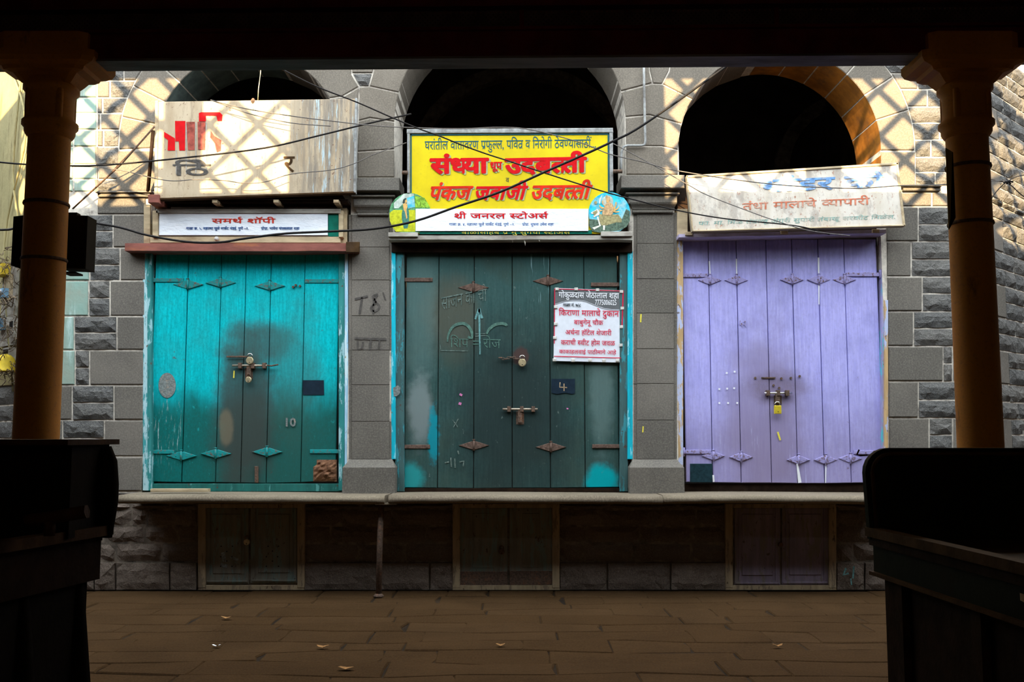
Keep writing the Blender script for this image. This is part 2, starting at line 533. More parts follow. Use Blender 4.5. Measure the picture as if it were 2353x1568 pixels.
M['column'] = column_mat()
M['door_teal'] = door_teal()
M['door_green'] = door_green()
M['door_lilac'] = door_lilac()
M['frame_teal'] = frame_mat('peeling_turquoise_frame', (.03, .26, .25), (.34, .58, .62), (.12, .07, .05), .35)
M['sill_teal'] = frame_mat('green_door_sill', (.015, .15, .13), (.08, .30, .28), (.10, .06, .04), .2)
M['frame_pale'] = frame_mat('pale_blue_edge', (.45, .74, .95), (.62, .80, .85), (.30, .28, .12), .5)
M['frame_pale2'] = frame_mat('peeling_pale_turquoise_edge', (.05, .36, .38), (.40, .62, .66), (.14, .09, .05), .75)
M['frame_green'] = frame_mat('dull_green_frame', (.055, .13, .13), (.04, .26, .30), (.08, .05, .04), .4)
M['frame_cyan'] = frame_mat('cyan_frame_edge', (.0, .50, .65), (.25, .70, .80), (.20, .14, .06), .3)
M['frame_ochre'] = frame_mat('ochre_and_lilac_frame', (.62, .42, .20), (.46, .52, .72), (.12, .08, .06), .55)
M['frame_lilac'] = frame_mat('lilac_frame', (.40, .38, .62), (.10, .50, .58), (.20, .14, .08), .45)
M['hinge_teal'] = rusty_paint('teal_rusty_hinge', (.005, .27, .27))
M['hinge_lilac'] = rusty_paint('lilac_rusty_hinge', (.36, .33, .62))
M['hinge_rust'] = simple('brown_rusty_hinge', (.13, .085, .065), .7, .35, 40, .3)
M['low_door'] = frame_mat('grey_green_low_door', (.21, .20, .16), (.16, .22, .20), (.07, .05, .035), .5)
M['low_lilac'] = frame_mat('faded_lilac_low_door', (.26, .21, .27), (.20, .17, .15), (.08, .06, .045), .5)
M['low_frame'] = frame_mat('worn_cream_low_frame', (.40, .31, .19), (.20, .15, .10), (.08, .05, .03), .4)


def sign_old_mat():
    g = G('weathered_white_board')
    c = g.mix(g.mr(g.noise(5, 5, .6, (1.5, 1, .5)), .3, .7), (.42, .32, .20), (.54, .44, .30))
    c = g.mix(g.mr(g.noise(9, 6, .7, (2, 1, .3)), .54, .68, 0, .6), c, (.24, .17, .11))
    right = g.mr(g.xyz()[0], P(640, 300, 9.6)[0], P(720, 300, 9.6)[0])
    c = g.mix(g.math('MULTIPLY', right, g.mr(g.noise(7, 6, .7, (3, 1, .25), (2, 0, 0)), .35, .6)), c, (.22, .19, .15))
    c = g.mix(g.math('MULTIPLY', right, g.mr(g.noise(13, 6, .7, (2.5, 1, .2), (7, 0, 0)), .56, .64)), c, (.45, .58, .62))
    c = g.mix(g.mr(g.noise(30, 5, .7), .62, .68), c, (.16, .08, .05))
    return g.done(c, .75, g.noise(40, 4, .6), .3, .004)


def sign_three_mat():
    g = G('faded_cream_board')
    c = g.mix(g.mr(g.noise(5, 5, .6, (1.5, 1, .5)), .3, .7), (.62, .55, .44), (.74, .69, .60))
    c = g.mix(g.mr(g.noise(6, 6, .7, (1, 1, .6)), .50, .64, 0, .7), c, (.38, .33, .28))
    c = g.mix(g.mr(g.noise(34, 5, .75, (1.4, 1, .5)), .58, .66, 0, .8), c, (.36, .14, .07))
    return g.done(c, .75, g.noise(40, 4, .6), .3, .004)


def yellow_mat():
    g = G('yellow_sign_paint')
    c = g.mix(g.mr(g.noise(3, 5, .6), .3, .7), (.60, .46, .0), (.72, .57, .0))
    c = g.mix(g.mr(g.noise(30, 4, .7), .60, .68, 0, .35), c, (.40, .33, .02))
    return g.done(c, .75, g.noise(40, 4, .6), .08, .003)


def banner_mat():
    g = G('white_flex_banner')
    c = g.mix(g.mr(g.noise(6, 5, .6, (1, 1, 3)), .3, .7), (.80, .86, .92), (.88, .92, .96))
    c = g.mix(g.mr(g.noise(4, 6, .7, (1, 1, 1), (3, 3, 3)), .62, .75, 0, .5), c, (.55, .52, .42))
    return g.done(c, .5, g.noise(7, 4, .6, (1, 1, 2.5)), .5, .02)


def plaster_mat(name, a, b, stain):
    g = G(name)
    c = g.mix(g.mr(g.noise(2, 6, .6), .35, .65), a, b)
    c = g.mix(g.mr(g.noise(4, 6, .7, (2, 2, .3)), .52, .66, 0, .8), c, stain)
    return g.done(c, .85, g.noise(18, 5, .6), .4, .01)


M['sign_old'] = sign_old_mat()
M['sign_three'] = sign_three_mat()
M['yellow'] = yellow_mat()
M['banner'] = banner_mat()
M['plaster'] = plaster_mat('yellowed_plaster', (.30, .27, .13), (.38, .33, .16), (.16, .13, .06))
M['aqua'] = plaster_mat('aqua_limewashed_stone', (.25, .40, .34), (.30, .34, .27), (.50, .66, .62))
M['sign_frame'] = simple('grey_sign_frame', (.30, .31, .30), .6, .3, 16, .2, dirt=(.14, .13, .12), dirt_amt=.5)

# ------------------------------------------------------------------ Devanagari lettering, shaped from the built-in font
_gl = {}


def _curve_mesh(s, bold, res=2):
    c = bpy.data.curves.new('g', 'FONT')
    c.body = s; c.resolution_u = res; c.offset = bold
    o = bpy.data.objects.new('g', c)
    COL.objects.link(o)
    m = o.to_mesh()
    vs = [(v.co.x, v.co.y) for v in m.vertices]
    fs = [tuple(p.vertices) for p in m.polygons]
    o.to_mesh_clear()
    bpy.data.objects.remove(o); bpy.data.curves.remove(c)
    return vs, fs


def glyph(ch, bold):
    k = (ch, bold)
    if k not in _gl:
        if ch == ' ':
            _gl[k] = ([], [], .30)
        else:
            vs, fs = _curve_mesh(ch, bold)
            a, _ = _curve_mesh(ch + 'क', bold); b, _ = _curve_mesh('क', bold)
            _gl[k] = (vs, fs, max(p[0] for p in a) - max(p[0] for p in b))
    return _gl[k]


def crop(vs, fs, x):
    bm = bmesh.new()
    bv = [bm.verts.new((p[0], p[1], 0)) for p in vs]
    for f in fs:
        try: bm.faces.new([bv[i] for i in f])
        except Exception: pass
    bmesh.ops.bisect_plane(bm, geom=bm.verts[:] + bm.edges[:] + bm.faces[:], plane_co=(x, 0, 0), plane_no=(1, 0, 0), clear_outer=True)
    bm.verts.index_update()
    v2 = [(v.co.x, v.co.y) for v in bm.verts]
    f2 = [tuple(v.index for v in f.verts) for f in bm.faces]
    bm.free()
    return v2, f2


def stroke(pts, w):
    """flat ribbon along 2D points"""
    vs, fs = [], []
    ws = w if isinstance(w, (list, tuple)) else [w] * len(pts)
    for i, p in enumerate(pts):
        a = pts[max(i - 1, 0)]; b = pts[min(i + 1, len(pts) - 1)]
        d = (b[0] - a[0], b[1] - a[1]); l = math.hypot(*d) or 1
        n = (-d[1] / l * ws[i] / 2, d[0] / l * ws[i] / 2)
        vs += [(p[0] + n[0], p[1] + n[1]), (p[0] - n[0], p[1] - n[1])]
    for i in range(len(pts) - 1):
        fs.append((2 * i, 2 * i + 1, 2 * i + 3, 2 * i + 2))
    return vs, fs


VIR = '\u094d'; MATRA = set('\u093e\u093f\u0940\u0941\u0942\u0943\u0945\u0947\u0948\u0949\u094b\u094c\u0902\u0901')
NOSTEM = set('कटठडढदरहफळङछ')


def spline(pts, sub=5):
    out = []
    n = len(pts)
    for i in range(n - 1):
        p0 = pts[max(i - 1, 0)]; p1 = pts[i]; p2 = pts[i + 1]; p3 = pts[min(i + 2, n - 1)]
        for k in range(sub):
            t = k / sub
            out.append(tuple(.5 * ((2 * p1[j]) + (-p0[j] + p2[j]) * t + (2 * p0[j] - 5 * p1[j] + 4 * p2[j] - p3[j]) * t * t + (-p0[j] + 3 * p1[j] - 3 * p2[j] + p3[j]) * t ** 3) for j in range(3)))
    out.append(pts[-1])
    return out


def shape(text, bold=0.0):
    V, F = [], []
    cnt = [0]
    pen = 0.0

    def emit(vs, fs, dx, dy=0.0):
        b = len(V)
        V.extend((p[0] + dx, p[1] + dy, cnt[0] % 3) for p in vs); cnt[0] += 1
        F.extend(tuple(b + i for i in f) for f in fs)

    i = 0
    n = len(text)
    wq = .075 + 2 * bold
    while i < n:
        ch = text[i]
        if not ('\u0900' <= ch <= '\u097f') or ch in '०१२३४५६७८९।':
            vs, fs, adv = glyph(ch, bold); emit(vs, fs, pen); pen += adv; i += 1
            continue
        cons = [ch]; i += 1
        while i + 1 < n and text[i] == VIR:
            cons.append(text[i + 1]); i += 2
        ms = []
        while i < n and text[i] in MATRA:
            ms.append(text[i]); i += 1
        reph = False; rakar = False
        if len(cons) > 1 and cons[0] == 'र': reph = True; cons = cons[1:]
        if len(cons) > 1 and cons[-1] == 'र': rakar = True; cons = cons[:-1]
        if '\u093f' in ms:
            vs, fs, adv = glyph('\u093f', bold); emit(vs, fs, pen); pen += adv; ms.remove('\u093f')
        for c in cons[:-1]:
            vs, fs, adv = glyph(c, bold)
            if c in NOSTEM:
                emit(*crop(vs, fs, adv - .12), pen); pen += adv - .14
            else:
                emit(*crop(vs, fs, adv - .155), pen); pen += adv - .175
        base = cons[-1]
        vs, fs, adv = glyph(base, bold); emit(vs, fs, pen); x0 = pen; pen += adv
        if rakar:
            sx = x0 + (adv * .5 if base in NOSTEM else adv - .11)
            emit(*stroke([(sx, .23), (sx - .12, .12), (sx - .27, .0)], wq), 0)
        top = pen
        for m in ms:
            vs, fs, a2 = glyph(m, bold)
            shift = -.04 if (m in '\u0941\u0942' and base in NOSTEM) else 0
            if m in '\u0902' and any(q in ms for q in '\u0940'):
                shift = .16
            emit(vs, fs, pen + shift); pen += a2
        if reph:
            ex = pen - (.10 if not ms else .10)
            emit(*stroke([(ex, .60), (ex - .03, .66), (ex - .11, .70), (ex - .13, .78), (ex - .06, .85), (ex + .04, .86)], wq), 0)
    return V, F, pen


def lettering(text, x0, x1, yt, yb, Y, mat, parent, bold=0.0, slant=0.0, rot=0.0, name='lettering', lift=.003, dx=0, dy=0, waves=None):
    """paints TEXT so that its headline runs at yt and its foot at yb between x0 and x1 (photo pixels) on the plane at depth Y; rot = pixel drop per pixel"""
    fat = max(0.0, bold - .010)
    V, F, W = shape(text, min(bold, .010))
    sc = (x1 - x0) / W
    H = yb - yt
    out = []
    for (u, v, lay) in V:
        py = yb - v / .622 * H
        px = x0 + u * sc + slant * (yb - py)
        py += rot * (px - x0)
        X, Z = P(px + dx, py + dy, Y - lift)
        out.append((X, Y - lift - lay * 1e-4, Z))
    mb = MB()
    ring_ = [(0, 0)] + ([(cos(a), sin(a)) for a in [pi * q / 4 for q in range(8)]] if fat > 0 else [])
    kx, kz = fat * sc * 10 / FPX, fat * H / .622 * 10 / FPX
    for q, (ex, ez) in enumerate(ring_):
        mb.add([(p[0] + ex * kx, p[1] - q * 3e-4, p[2] + ez * kz) for p in out], F)
    o = mb.build(name, mat, parent)
    o['kind'] = 'stuff'
    return o


def paint(strokes, Y, mat, parent, name='chalk_mark', lift=.003):
    mb = MB()
    for pts, w in strokes:
        if len(pts) >= 5:
            ws = w if isinstance(w, (list, tuple)) else [w] * len(pts)
            q = spline([(a, b, c) for (a, b), c in zip(pts, ws)], 4)
            pts = [(a, b) for a, b, c in q]; w = [c for a, b, c in q]
        vs, fs = stroke(pts, w)
        mb.add([(P(a, b, Y - lift)[0], Y - lift, P(a, b, Y - lift)[1]) for a, b in vs], fs)
    return mb.build(name, mat, parent)


def paint_poly(polys, Y, mats, parent, name, lift=.003):
    """polys: (points in photo px, material index), each a hair above the one before"""
    mb = MB()
    for k, (pts, mi) in enumerate(polys):
        yy = Y - lift - k * .0004
        mb.add([(P(a, b, yy)[0], yy, P(a, b, yy)[1]) for a, b in pts], [tuple(range(len(pts)))], mi)
    return mb.build(name, mats, parent)


def pp(pts, Y=10.0): return [P(a, b, Y) for a, b in pts]


def rect(x0, y0, x1, y1, Y=10.0): return pp([(x0, y1), (x1, y1), (x1, y0), (x0, y0)], Y)


def px_box(x0, y0, x1, y1, Yf, Yb, name, mat, parent, c=.003):
    return MB().slab(rect(x0, y0, x1, y1, Yf), Yf, Yb, c).build(name, mat, parent)


# ------------------------------------------------------------------ the facade
WF = 10.0          # face of the stones
BK = 10.014        # mortar face
ARCH = [(572, 333, 213), (1172, 285, 265), (1791, 346, 232)]   # centre x, spring y, radius (photo px)
ZTOP = 8.0
OPEN_X = [(332, 803), (903, 1448), (1560, 2040)]
LEDGE_Y = 1130

wall = struct('wall_back', 'stone market facade with three arches above three shop doors')


def arch_pts(k, dr=0, n=24, a0=0, a1=180):
    cx, cy, r = ARCH[k]
    return [(cx + (r + dr) * cos(radians(a0 + (a1 - a0) * i / n)), cy - (r + dr) * sin(radians(a0 + (a1 - a0) * i / n))) for i in range(n + 1)]


XL, XR = P(115, 700)[0], P(2238, 700)[0]
THICK = .72
mb = MB()
zl = P(0, LEDGE_Y)[1]
# solid parts: left panel, piers, right panel, under the ledge
edges = [XL] + [P(v, 850)[0] for ab in [(371 - 12, 785), (907, 1437), (1560, 2023)] for v in ab] + [XR]
doorx = [XL, P(334, 850)[0], P(800, 850)[0], P(903, 850)[0], P(1450, 850)[0], P(1556, 850)[0], P(2036, 850)[0], XR]
zs = 3.98  # about the height of the capitals
for i in range(0, 8, 2):
    mb.box(doorx[i], doorx[i + 1], BK, BK + THICK, 0, zs)
mb.box(XL, XR, BK, BK + THICK, 0, zl - .02)
# upper field with the arches cut out
for i in range(4):
    x0 = XL if i == 0 else P(ARCH[i - 1][0] + ARCH[i - 1][2], 300)[0]
    x1 = XR if i == 3 else P(ARCH[i][0] - ARCH[i][2], 300)[0]
    mb.box(x0, x1, BK, BK + THICK, zs, ZTOP)
for k in range(3):
    pts = pp(arch_pts(k, 1, 28), BK)
    for a, b in zip(pts[:-1], pts[1:]):
        mb.add([(a[0], BK, a[1]), (b[0], BK, b[1]), (b[0], BK, ZTOP), (a[0], BK, ZTOP),
                (a[0], BK + THICK, a[1]), (b[0], BK + THICK, b[1]), (b[0], BK + THICK, ZTOP), (a[0], BK + THICK, ZTOP)],
               [(0, 1, 2, 3), (5, 4, 7, 6), (0, 4, 5, 1)])
mb.build('mortar_bed', M['mortar'], wall)
# dark plinth bed
MB().box(XL, XR, BK - .004, BK, 0, zl - .03).build('plinth_bed', M['mortar_dark'], wall)


def stone(poly, parent=None, kind='stone', yf=WF, yb=None, gap=.014, T=None, rough=False, amp=.028, c=.007, name=None, lining=None):
    parent = parent or wall
    yf = yf + rnd.uniform(-.003, .003)
    yb = BK + .01 if yb is None else yb
    p = inset(poly, gap / 2 + .002)
    mb = MB(T)
    if rough:
        if len(p) == 4:
            w = abs(p[1][0] - p[0][0]); h = abs(p[3][1] - p[0][1])
            mb.rough(p, yf, yb, amp, max(3, min(8, int(w / .055))), max(3, min(4, int(h / .05))))
        else:
            mb.slab(p, yf - .012, yb, .02)
    else:
        mb.slab(p, yf, yb, c)
    nm = name or ('rock_faced_stone' if rough else 'stone')
    o = mb.build(nm, M['rock'] if (rough and kind == 'stone') else M[kind], parent, fix=rough)
    if lining is not None:
        o.data.materials.append(M[lining[1]])
        ax, az = P(ARCH[lining[0]][0], ARCH[lining[0]][1]); rr = ARCH[lining[0]][2] * 10 / FPX
        for f in o.data.polygons:
            c_ = f.center
            if abs(f.normal.y) < .3 and math.hypot(c_.x - ax, max(0, c_.z - az)) < rr * 1.09:
                f.material_index = 1
    return o


# --- left panel below the capital band
rowsL = [493, 531, 569, 609, 645, 685, 727, 765, 805, 845, 886, 926, 966, 1008, 1050, 1092, 1130]
qL = [259, 275, 252, 268, 205, 261, 239, 262]
stone(rect(222, 454, 336, 493))
for i in range(8):
    y0, y1 = rowsL[2 * i], rowsL[2 * i + 2]
    xr = 337 - (y0 - 490) * .018
    stone(rect(qL[i], y0, xr, y1))
    # two rough rows against each quoin, then a dressed limewashed stone by the corner
    for j in (0, 1):
        ya, yb_ = rowsL[2 * i + j], rowsL[2 * i + j + 1]
        xl = [200, 205, 203, 170, 172, 165, 143, 150][i]
        if qL[i] - xl > 12:
            stone(rect(xl, ya, qL[i], yb_), rough=True)
    stone(rect(117, y0, [200, 205, 203, 170, 172, 165, 143, 150][i], y1), kind='aqua' if i < 5 else 'stone')

# --- left panel above the band: coursed stones out to the ring of the arch
rowsT = [125, 150, 185, 224, 260, 298, 337, 378, 412, 441]


def ring_x(k, y, side, R):
    cx, cy, r = ARCH[k]
    dy = min(max(cy - y, 0), R * .999)
    return cx + side * sqrt(R * R - dy * dy)


RO1 = 300
for i in range(len(rowsT) - 1):
    ya, yb_ = rowsT[i], rowsT[i + 1]
    xa, xb = ring_x(0, ya, -1, RO1), ring_x(0, yb_, -1, RO1)
    cuts = [[232, 285], [232, 284], [252, 300], [235], [230, 262], [237], [222], [224], [222]][i]
    cuts = [c for c in cuts if c < min(xa, xb) - 16]
    xs = [222] + cuts
    stone(rect(117, ya, 168, yb_), kind='aqua')
    stone(rect(168, ya, 222, yb_), kind='aqua')
    for j, x in enumerate(xs):
        last = j == len(xs) - 1
        if last:
            stone(pp([(x, yb_), (xb, yb_), (xa, ya), (x, ya)]), rough=(i % 3 != 1))
        else:
            stone(rect(x, ya, xs[j + 1], yb_), rough=(j % 2 == 1), kind='stone')

# --- right panel
rowsR = [475, 516, 555, 596, 636, 675, 716, 755, 796, 836, 877, 920, 961, 1000, 1041, 1085, 1130]
qR = [2111, 2095, 2120, 2100, 2168, 2111, 2136, 2120]
stone(rect(2040, 442, 2142, 475))
stone(rect(2142, 442, 2236, 475))
for i in range(8):
    y0, y1 = rowsR[2 * i], rowsR[2 * i + 2]
    xl = 2036 + (y0 - 475) * .012
    stone(rect(xl, y0, qR[i], y1))
    xe = 2190 + (i % 2) * 14
    for j in (0, 1):
        ya, yb_ = rowsR[2 * i + j], rowsR[2 * i + j + 1]
        m = (qR[i] + xe) / 2 + rnd.uniform(-12, 12)
        if xe - qR[i] > 60 and False:
            stone(rect(qR[i], ya, m, yb_), rough=True); stone(rect(m, ya, xe, yb_), rough=True)
        else:
            stone(rect(qR[i], ya, xe, yb_), rough=True)
    stone(rect(xe, y0, 2237, y1))
rowsRT = [100, 132, 168, 205, 245, 282, 321, 361, 396, 427]
RO3 = 312
for i in range(len(rowsRT) - 1):
    ya, yb_ = rowsRT[i], rowsRT[i + 1]
    xa, xb = ring_x(2, ya, 1, RO3), ring_x(2, yb_, 1, RO3)
    cuts = [[2090], [2080, 2150], [2110, 2160], [2132, 2190], [2170], [2160, 2205], [2140, 2190], [2175], [2150, 2200]][i]
    cuts = [c for c in cuts if c > max(xa, xb) + 16]
    xs = cuts + [2237]
    stone(pp([(xb, yb_), (xs[0], yb_), (xs[0], ya), (xa, ya)]), rough=(i not in (2, 3)))
    for j in range(len(xs) - 1):
        stone(rect(xs[j], ya, xs[j + 1], yb_), rough=(j < len(xs) - 2 or i % 2 == 0))


# --- voussoirs: each one block as deep as the wall, so its inner face is the soffit
def voussoir(k, a0, a1, Ro, cut=None):
    cx, cy, r = ARCH[k]
    n = 4
    inner = [(cx + r * cos(radians(a0 + (a1 - a0) * i / n)), cy - r * sin(radians(a0 + (a1 - a0) * i / n))) for i in range(n + 1)]
    outer = [(cx + Ro * cos(radians(a1 + (a0 - a1) * i / n)), cy - Ro * sin(radians(a1 + (a0 - a1) * i / n))) for i in range(n + 1)]
    stone(pp(inner + outer), kind='soffit', yb=BK + THICK, gap=.010, name='voussoir', lining=(k, ('soffit_teal', 'stone', 'soffit_ochre')[k]))


for a0, a1 in [(182, 167.5), (167.5, 153), (153, 138), (138, 123), (123, 108), (108, 92), (92, 74)]:
    voussoir(0, a1, a0, RO1)
for a0, a1 in [(0, 17.5), (17.5, 33), (33, 48.5), (48.5, 64), (64, 80), (80, 98)]:
    voussoir(2, a0, a1, RO3)


# --- irregular stones of the two spandrels, each backed by arch blocks that form the soffit
def arc(k, y0, y1, side, n=3):
    return [(ring_x(k, y0 + (y1 - y0) * i / n, side, ARCH[k][2]), y0 + (y1 - y0) * i / n) for i in range(n + 1)]


def arch_block(pts):
    q = []
    for p in pts:
        if not q or math.hypot(p[0] - q[-1][0], p[1] - q[-1][1]) > 6: q.append(p)
    if math.hypot(q[0][0] - q[-1][0], q[0][1] - q[-1][1]) < 6: q.pop()
    pts = q
    stone(pp(pts), kind='soffit', yb=BK + THICK, gap=.009, name='voussoir')


# between arch 1 and arch 2
arch_block([(808, 100), (808, 170)] + [(825, 199)] + [(787, 221)] + arc(0, 226, 150, 1, 4) + [(ring_x(0, 130, 1, 213), 130)])
arch_block([(808, 100), (808, 168), (856, 168), (874, 100)])
arch_block([(874, 100), (856, 170), (848, 198), (917, 213)] + arc(1, 213, 100, -1, 5))
arch_block([(787, 222), (825, 200), (823, 278), (779, 290)] + arc(0, 290, 226, 1, 4))
arch_block([(825, 200), (848, 198), (917, 213)] + arc(1, 213, 280, -1, 3) + [(850, 271), (823, 278)])
arch_block([(779, 290), (823, 278), (820, 349), (785, 352)] + arc(0, 352, 290, 1, 3))
arch_block([(823, 278), (850, 271)] + arc(1, 280, 343, -1, 3) + [(820, 349)])
arch_block([(785, 352), (820, 349), (820, 408), (785, 408)])
arch_block([(820, 349), (907, 343), (907, 408), (820, 408)])
stone(pp([(825, 198), (848, 198), (856, 168), (808, 168)]), rough=True)
# between arch 2 and arch 3
arch_block([(1488, 100)] + arc(1, 100, 210, 1, 5) + [(1499, 191), (1493, 164)])
arch_block([(1488, 100), (1493, 163), (1500, 192), (1522, 193), (1538, 162), (1546, 118)])
arch_block([(1546, 118), (1538, 163), (1522, 193), (1592, 229)] + arc(2, 229, 120, -1, 5))
arch_block([(1499, 192), (1522, 193), (1592, 229)] + arc(2, 229, 285, -1, 3) + [(1492, 264)] + arc(1, 269, 211, 1, 3))
arch_block([(1492, 264), (1567, 285)] + arc(2, 285, 345, -1, 3) + [(1520, 336), (1438, 335)] + arc(1, 335, 270, 1, 3))
arch_block([(1438, 335), (1520, 336), (1559, 345), (1559, 402), (1438, 402)])
# top of arch 2
for a0, a1 in [(48, 62), (62, 76), (76, 90), (90, 104), (104, 118), (118, 132)]:
    voussoir(1, a0, a1, 330)
# stilted jambs of arch 2 and the springings of arches 1 and 3
for k, y0, y1 in ((0, 333, 440), (2, 346, 440)):
    for side in (-1, 1):
        cx, cy, r = ARCH[k]
        x = cx + side * r
        X = P(x, 400)[0]
        if (k, side) in ((0, -1),):
            stone(rect(x - 95, 345, x, 440), kind='soffit', yb=BK + THICK, name='voussoir')
        if (k, side) in ((2, 1),):
            stone(rect(x, 347, x + 82, 427), kind='soffit', yb=BK + THICK, name='voussoir', lining=(2, 'soffit_ochre'))


# --- pilasters between the doors with moulded capitals and sloping bases
def moulding(x0, x1, y0, y1, proj, name='capital_moulding', c=.006, mat='stone'):
    return MB().slab(rect(x0, y0, x1, y1, WF - proj), WF - proj, BK + .3, c).build(name, M[mat], wall)


def pilaster(xl, xr, joints, capx, capy, basex):
    for a, b in zip(joints[:-1], joints[1:]):
        stone(rect(xl + 7, a, xr - 7, b), yf=WF, yb=BK + .10, gap=.001, c=.002)
        stone(rect(xl, a, xl + 8, b), yf=WF + .012, yb=BK + .10, gap=-.004, c=0)
        stone(rect(xr - 8, a, xr, b), yf=WF + .012, yb=BK + .10, gap=-.004, c=0)
    y = capy
    moulding(capx[0], capx[1], y, y + 30, .13)
    moulding(capx[0] + 9, capx[1] - 9, y + 31, y + 36, .07)
    moulding(capx[0] + 11, capx[1] - 11, y + 40, y + 44, .085)
    moulding(capx[0] + 17, capx[1] - 17, y + 44, y + 66, .05)
    # cavetto and astragal
    mb = MB()
    X0, Z0 = P(capx[0] + 19, y + 66, WF); X1, Z1 = P(capx[1] - 19, y + 80, WF)
    prof = [(0, .06), (.25, .05), (.5, .032), (.75, .018), (1, .012)]
    ring = []
    for t, d in prof:
        ring.append((X0 + .03 * t, WF - d, Z0 + (Z1 - Z0) * t))
    for (a, b) in zip(ring[:-1], ring[1:]):
        mb.add([(a[0], a[1], a[2]), (X1 - (a[0] - X0), a[1], a[2]), (X1 - (b[0] - X0), b[1], b[2]), (b[0], b[1], b[2])], [(3, 2, 1, 0)])
        mb.add([(a[0], a[1], a[2]), (b[0], b[1], b[2]), (b[0], BK, b[2]), (a[0], BK, a[2])], [(0, 1, 2, 3)])
        mb.add([(X1 - (a[0] - X0), a[1], a[2]), (X1 - (b[0] - X0), b[1], b[2]), (X1 - (b[0] - X0), BK, b[2]), (X1 - (a[0] - X0), BK, a[2])], [(3, 2, 1, 0)])
    mb.build('capital_moulding', M['stone'], wall)
    moulding(capx[0] + 26, capx[1] - 26, y + 81, y + 87, .03)
    # base block with weathered top
    bx0, bx1 = basex
    a = P(bx0, 1075, WF - .14); b = P(bx1, LEDGE_Y, WF - .14)
    t = P(bx0, 1056, WF)[1]
    MB().add([(a[0], WF - .14, a[1]), (b[0], WF - .14, a[1]), (b[0], WF - .14, b[1] - .02), (a[0], WF - .14, b[1] - .02),
              (a[0] + .05, WF, t), (b[0] - .05, WF, t), (b[0], BK, a[1]), (a[0], BK, a[1]), (b[0], BK, b[1] - .02), (a[0], BK, b[1] - .02),
              (a[0] + .05, BK, t), (b[0] - .05, BK, t)],
             [(3, 2, 1, 0), (0, 1, 5, 4), (4, 5, 11, 10), (1, 2, 8, 6), (1, 6, 11, 5), (0, 7, 9, 3), (0, 4, 10, 7)]).build('pilaster_base', M['stone'], wall, fix=True)


pilaster(801, 902, [493, 568, 644, 726, 805, 885, 969, 1056], (795, 918), 408, (787, 908))
pilaster(1456, 1556, [488, 560, 641, 720, 802, 882, 966, 1056], (1427, 1573), 402, (1447, 1573))
# string course at capital height on the side panels
for (x0, x1, y) in ((218, 347, 438), (2070, 2165, 424)):
    moulding(x0, x1, y, y + 4, .06, 'string_course', .002)
    moulding(x0 + 6, x1 - 3, y + 4, y + 14, .03, 'string_course', .002)

# --- plinth under the ledge
rowsP = [1158, 1171, 1209, 1249, 1292, 1357]
segs = [(117, 455), (700, 1042), (1285, 1668), (1920, 2238)]
cutsP = [
    [[300, 390], [303, 338, 437], [238, 332, 409], [222, 266, 371], [219, 268, 392]],
    [[830], [790, 900], [760, 880, 980], [826, 932], [870, 988]],
    [[1400, 1560], [1380, 1500, 1600], [1350, 1470, 1590], [1336, 1457, 1588], [1395, 1540]],
    [[2010, 2130], [1985, 2100], [2020, 2140], [1960, 2080], [1985, 2110]]]
for s, (a, b) in enumerate(segs):
    for i in range(5):
        xs = [a] + [c for c in cutsP[s][i] if a + 15 < c < b - 15] + [b]
        for x0, x1 in zip(xs[:-1], xs[1:]):
            proj = .035 if i == 4 else 0
            stone(rect(x0, rowsP[i], x1, rowsP[i + 1]), kind='plinth', rough=True, yf=WF + .004 - proj, amp=.03 if i < 4 else .018, name='rock_faced_stone')
# painted letter-like dabs on the last plinth block
paint([([(1944, 1306), (1938, 1322), (1950, 1318)], 5), ([(1962, 1302), (1960, 1330)], 4), ([(1955, 1330), (1957, 1345)], 3)], 9.94, M['chalk_teal'], wall, 'paint_mark')
paint([([(858, 690), (858, 722)], 4), ([(832, 684), (826, 722)], 5), ([(815, 688), (845, 681)], 5),
       ([(868, 678), (860, 690), (872, 704), (862, 716), (852, 708), (864, 694), (856, 682), (868, 676)], 4), ([(880, 672), (886, 690)], 3)], WF, M['charcoal'], wall, 'charcoal_mark', .006)
paint([([(815, 778), (888, 780)], 5), ([(822, 784), (822, 804), (832, 800), (834, 786)], 4), ([(852, 782), (850, 804)], 4), ([(872, 782), (870, 802)], 4)], WF, M['charcoal'], wall, 'charcoal_mark', .006)
paint([([(1473, 722), (1472, 741)], 3.5), ([(1478, 980), (1477, 994)], 3)], WF, M['yellow_dab'], wall, 'paint_dab', .006)


# ------------------------------------------------------------------ side walls that fall back at 45 degrees
def side_T(corner_x, sgn):
    c = cos(pi / 4)
    def T(u, d, z):                    # u along the wall away from the corner, d depth (10 = face), z up
        k = d - 10.0
        return (corner_x + sgn * (u * c - k * c), 10.0 + u * c + k * c, z)
    return T


wr = struct('wall_right', 'stone wall falling back to the right of the facade')
TR = side_T(XR, 1)
MB(TR).box(-.02, 5, BK, BK + .6, 0, ZTOP).build('mortar_bed', M['mortar'], wr)
zr = [P(0, y)[1] for y in [60] + rowsRT + [442] + rowsR]
zr2 = zr[:]
for i in range(len(zr2) - 1):
    z1, z0 = zr2[i], zr2[i + 1]
    if z1 - z0 < .03: continue
    big = (i // 2) % 2
    u = .62 if big else .92
    if i % 2 == 0 and i + 2 < len(zr2):
        q = [(0.0, zr2[i + 2]), (u, zr2[i + 2]), (u, z1), (0.0, z1)]
        stone(q, wr, T=TR)
    while u < 3.0:
        w = rnd.uniform(.28, .62)
        if u < 1.9:
            stone([(u, z0), (u + w, z0), (u + w, z1), (u, z1)], wr, rough=True, T=TR)
        else:
            stone([(u, z0), (u + w, z0), (u + w, z1), (u, z1)], wr, kind='rock', T=TR, name='rock_faced_stone')
        u += w

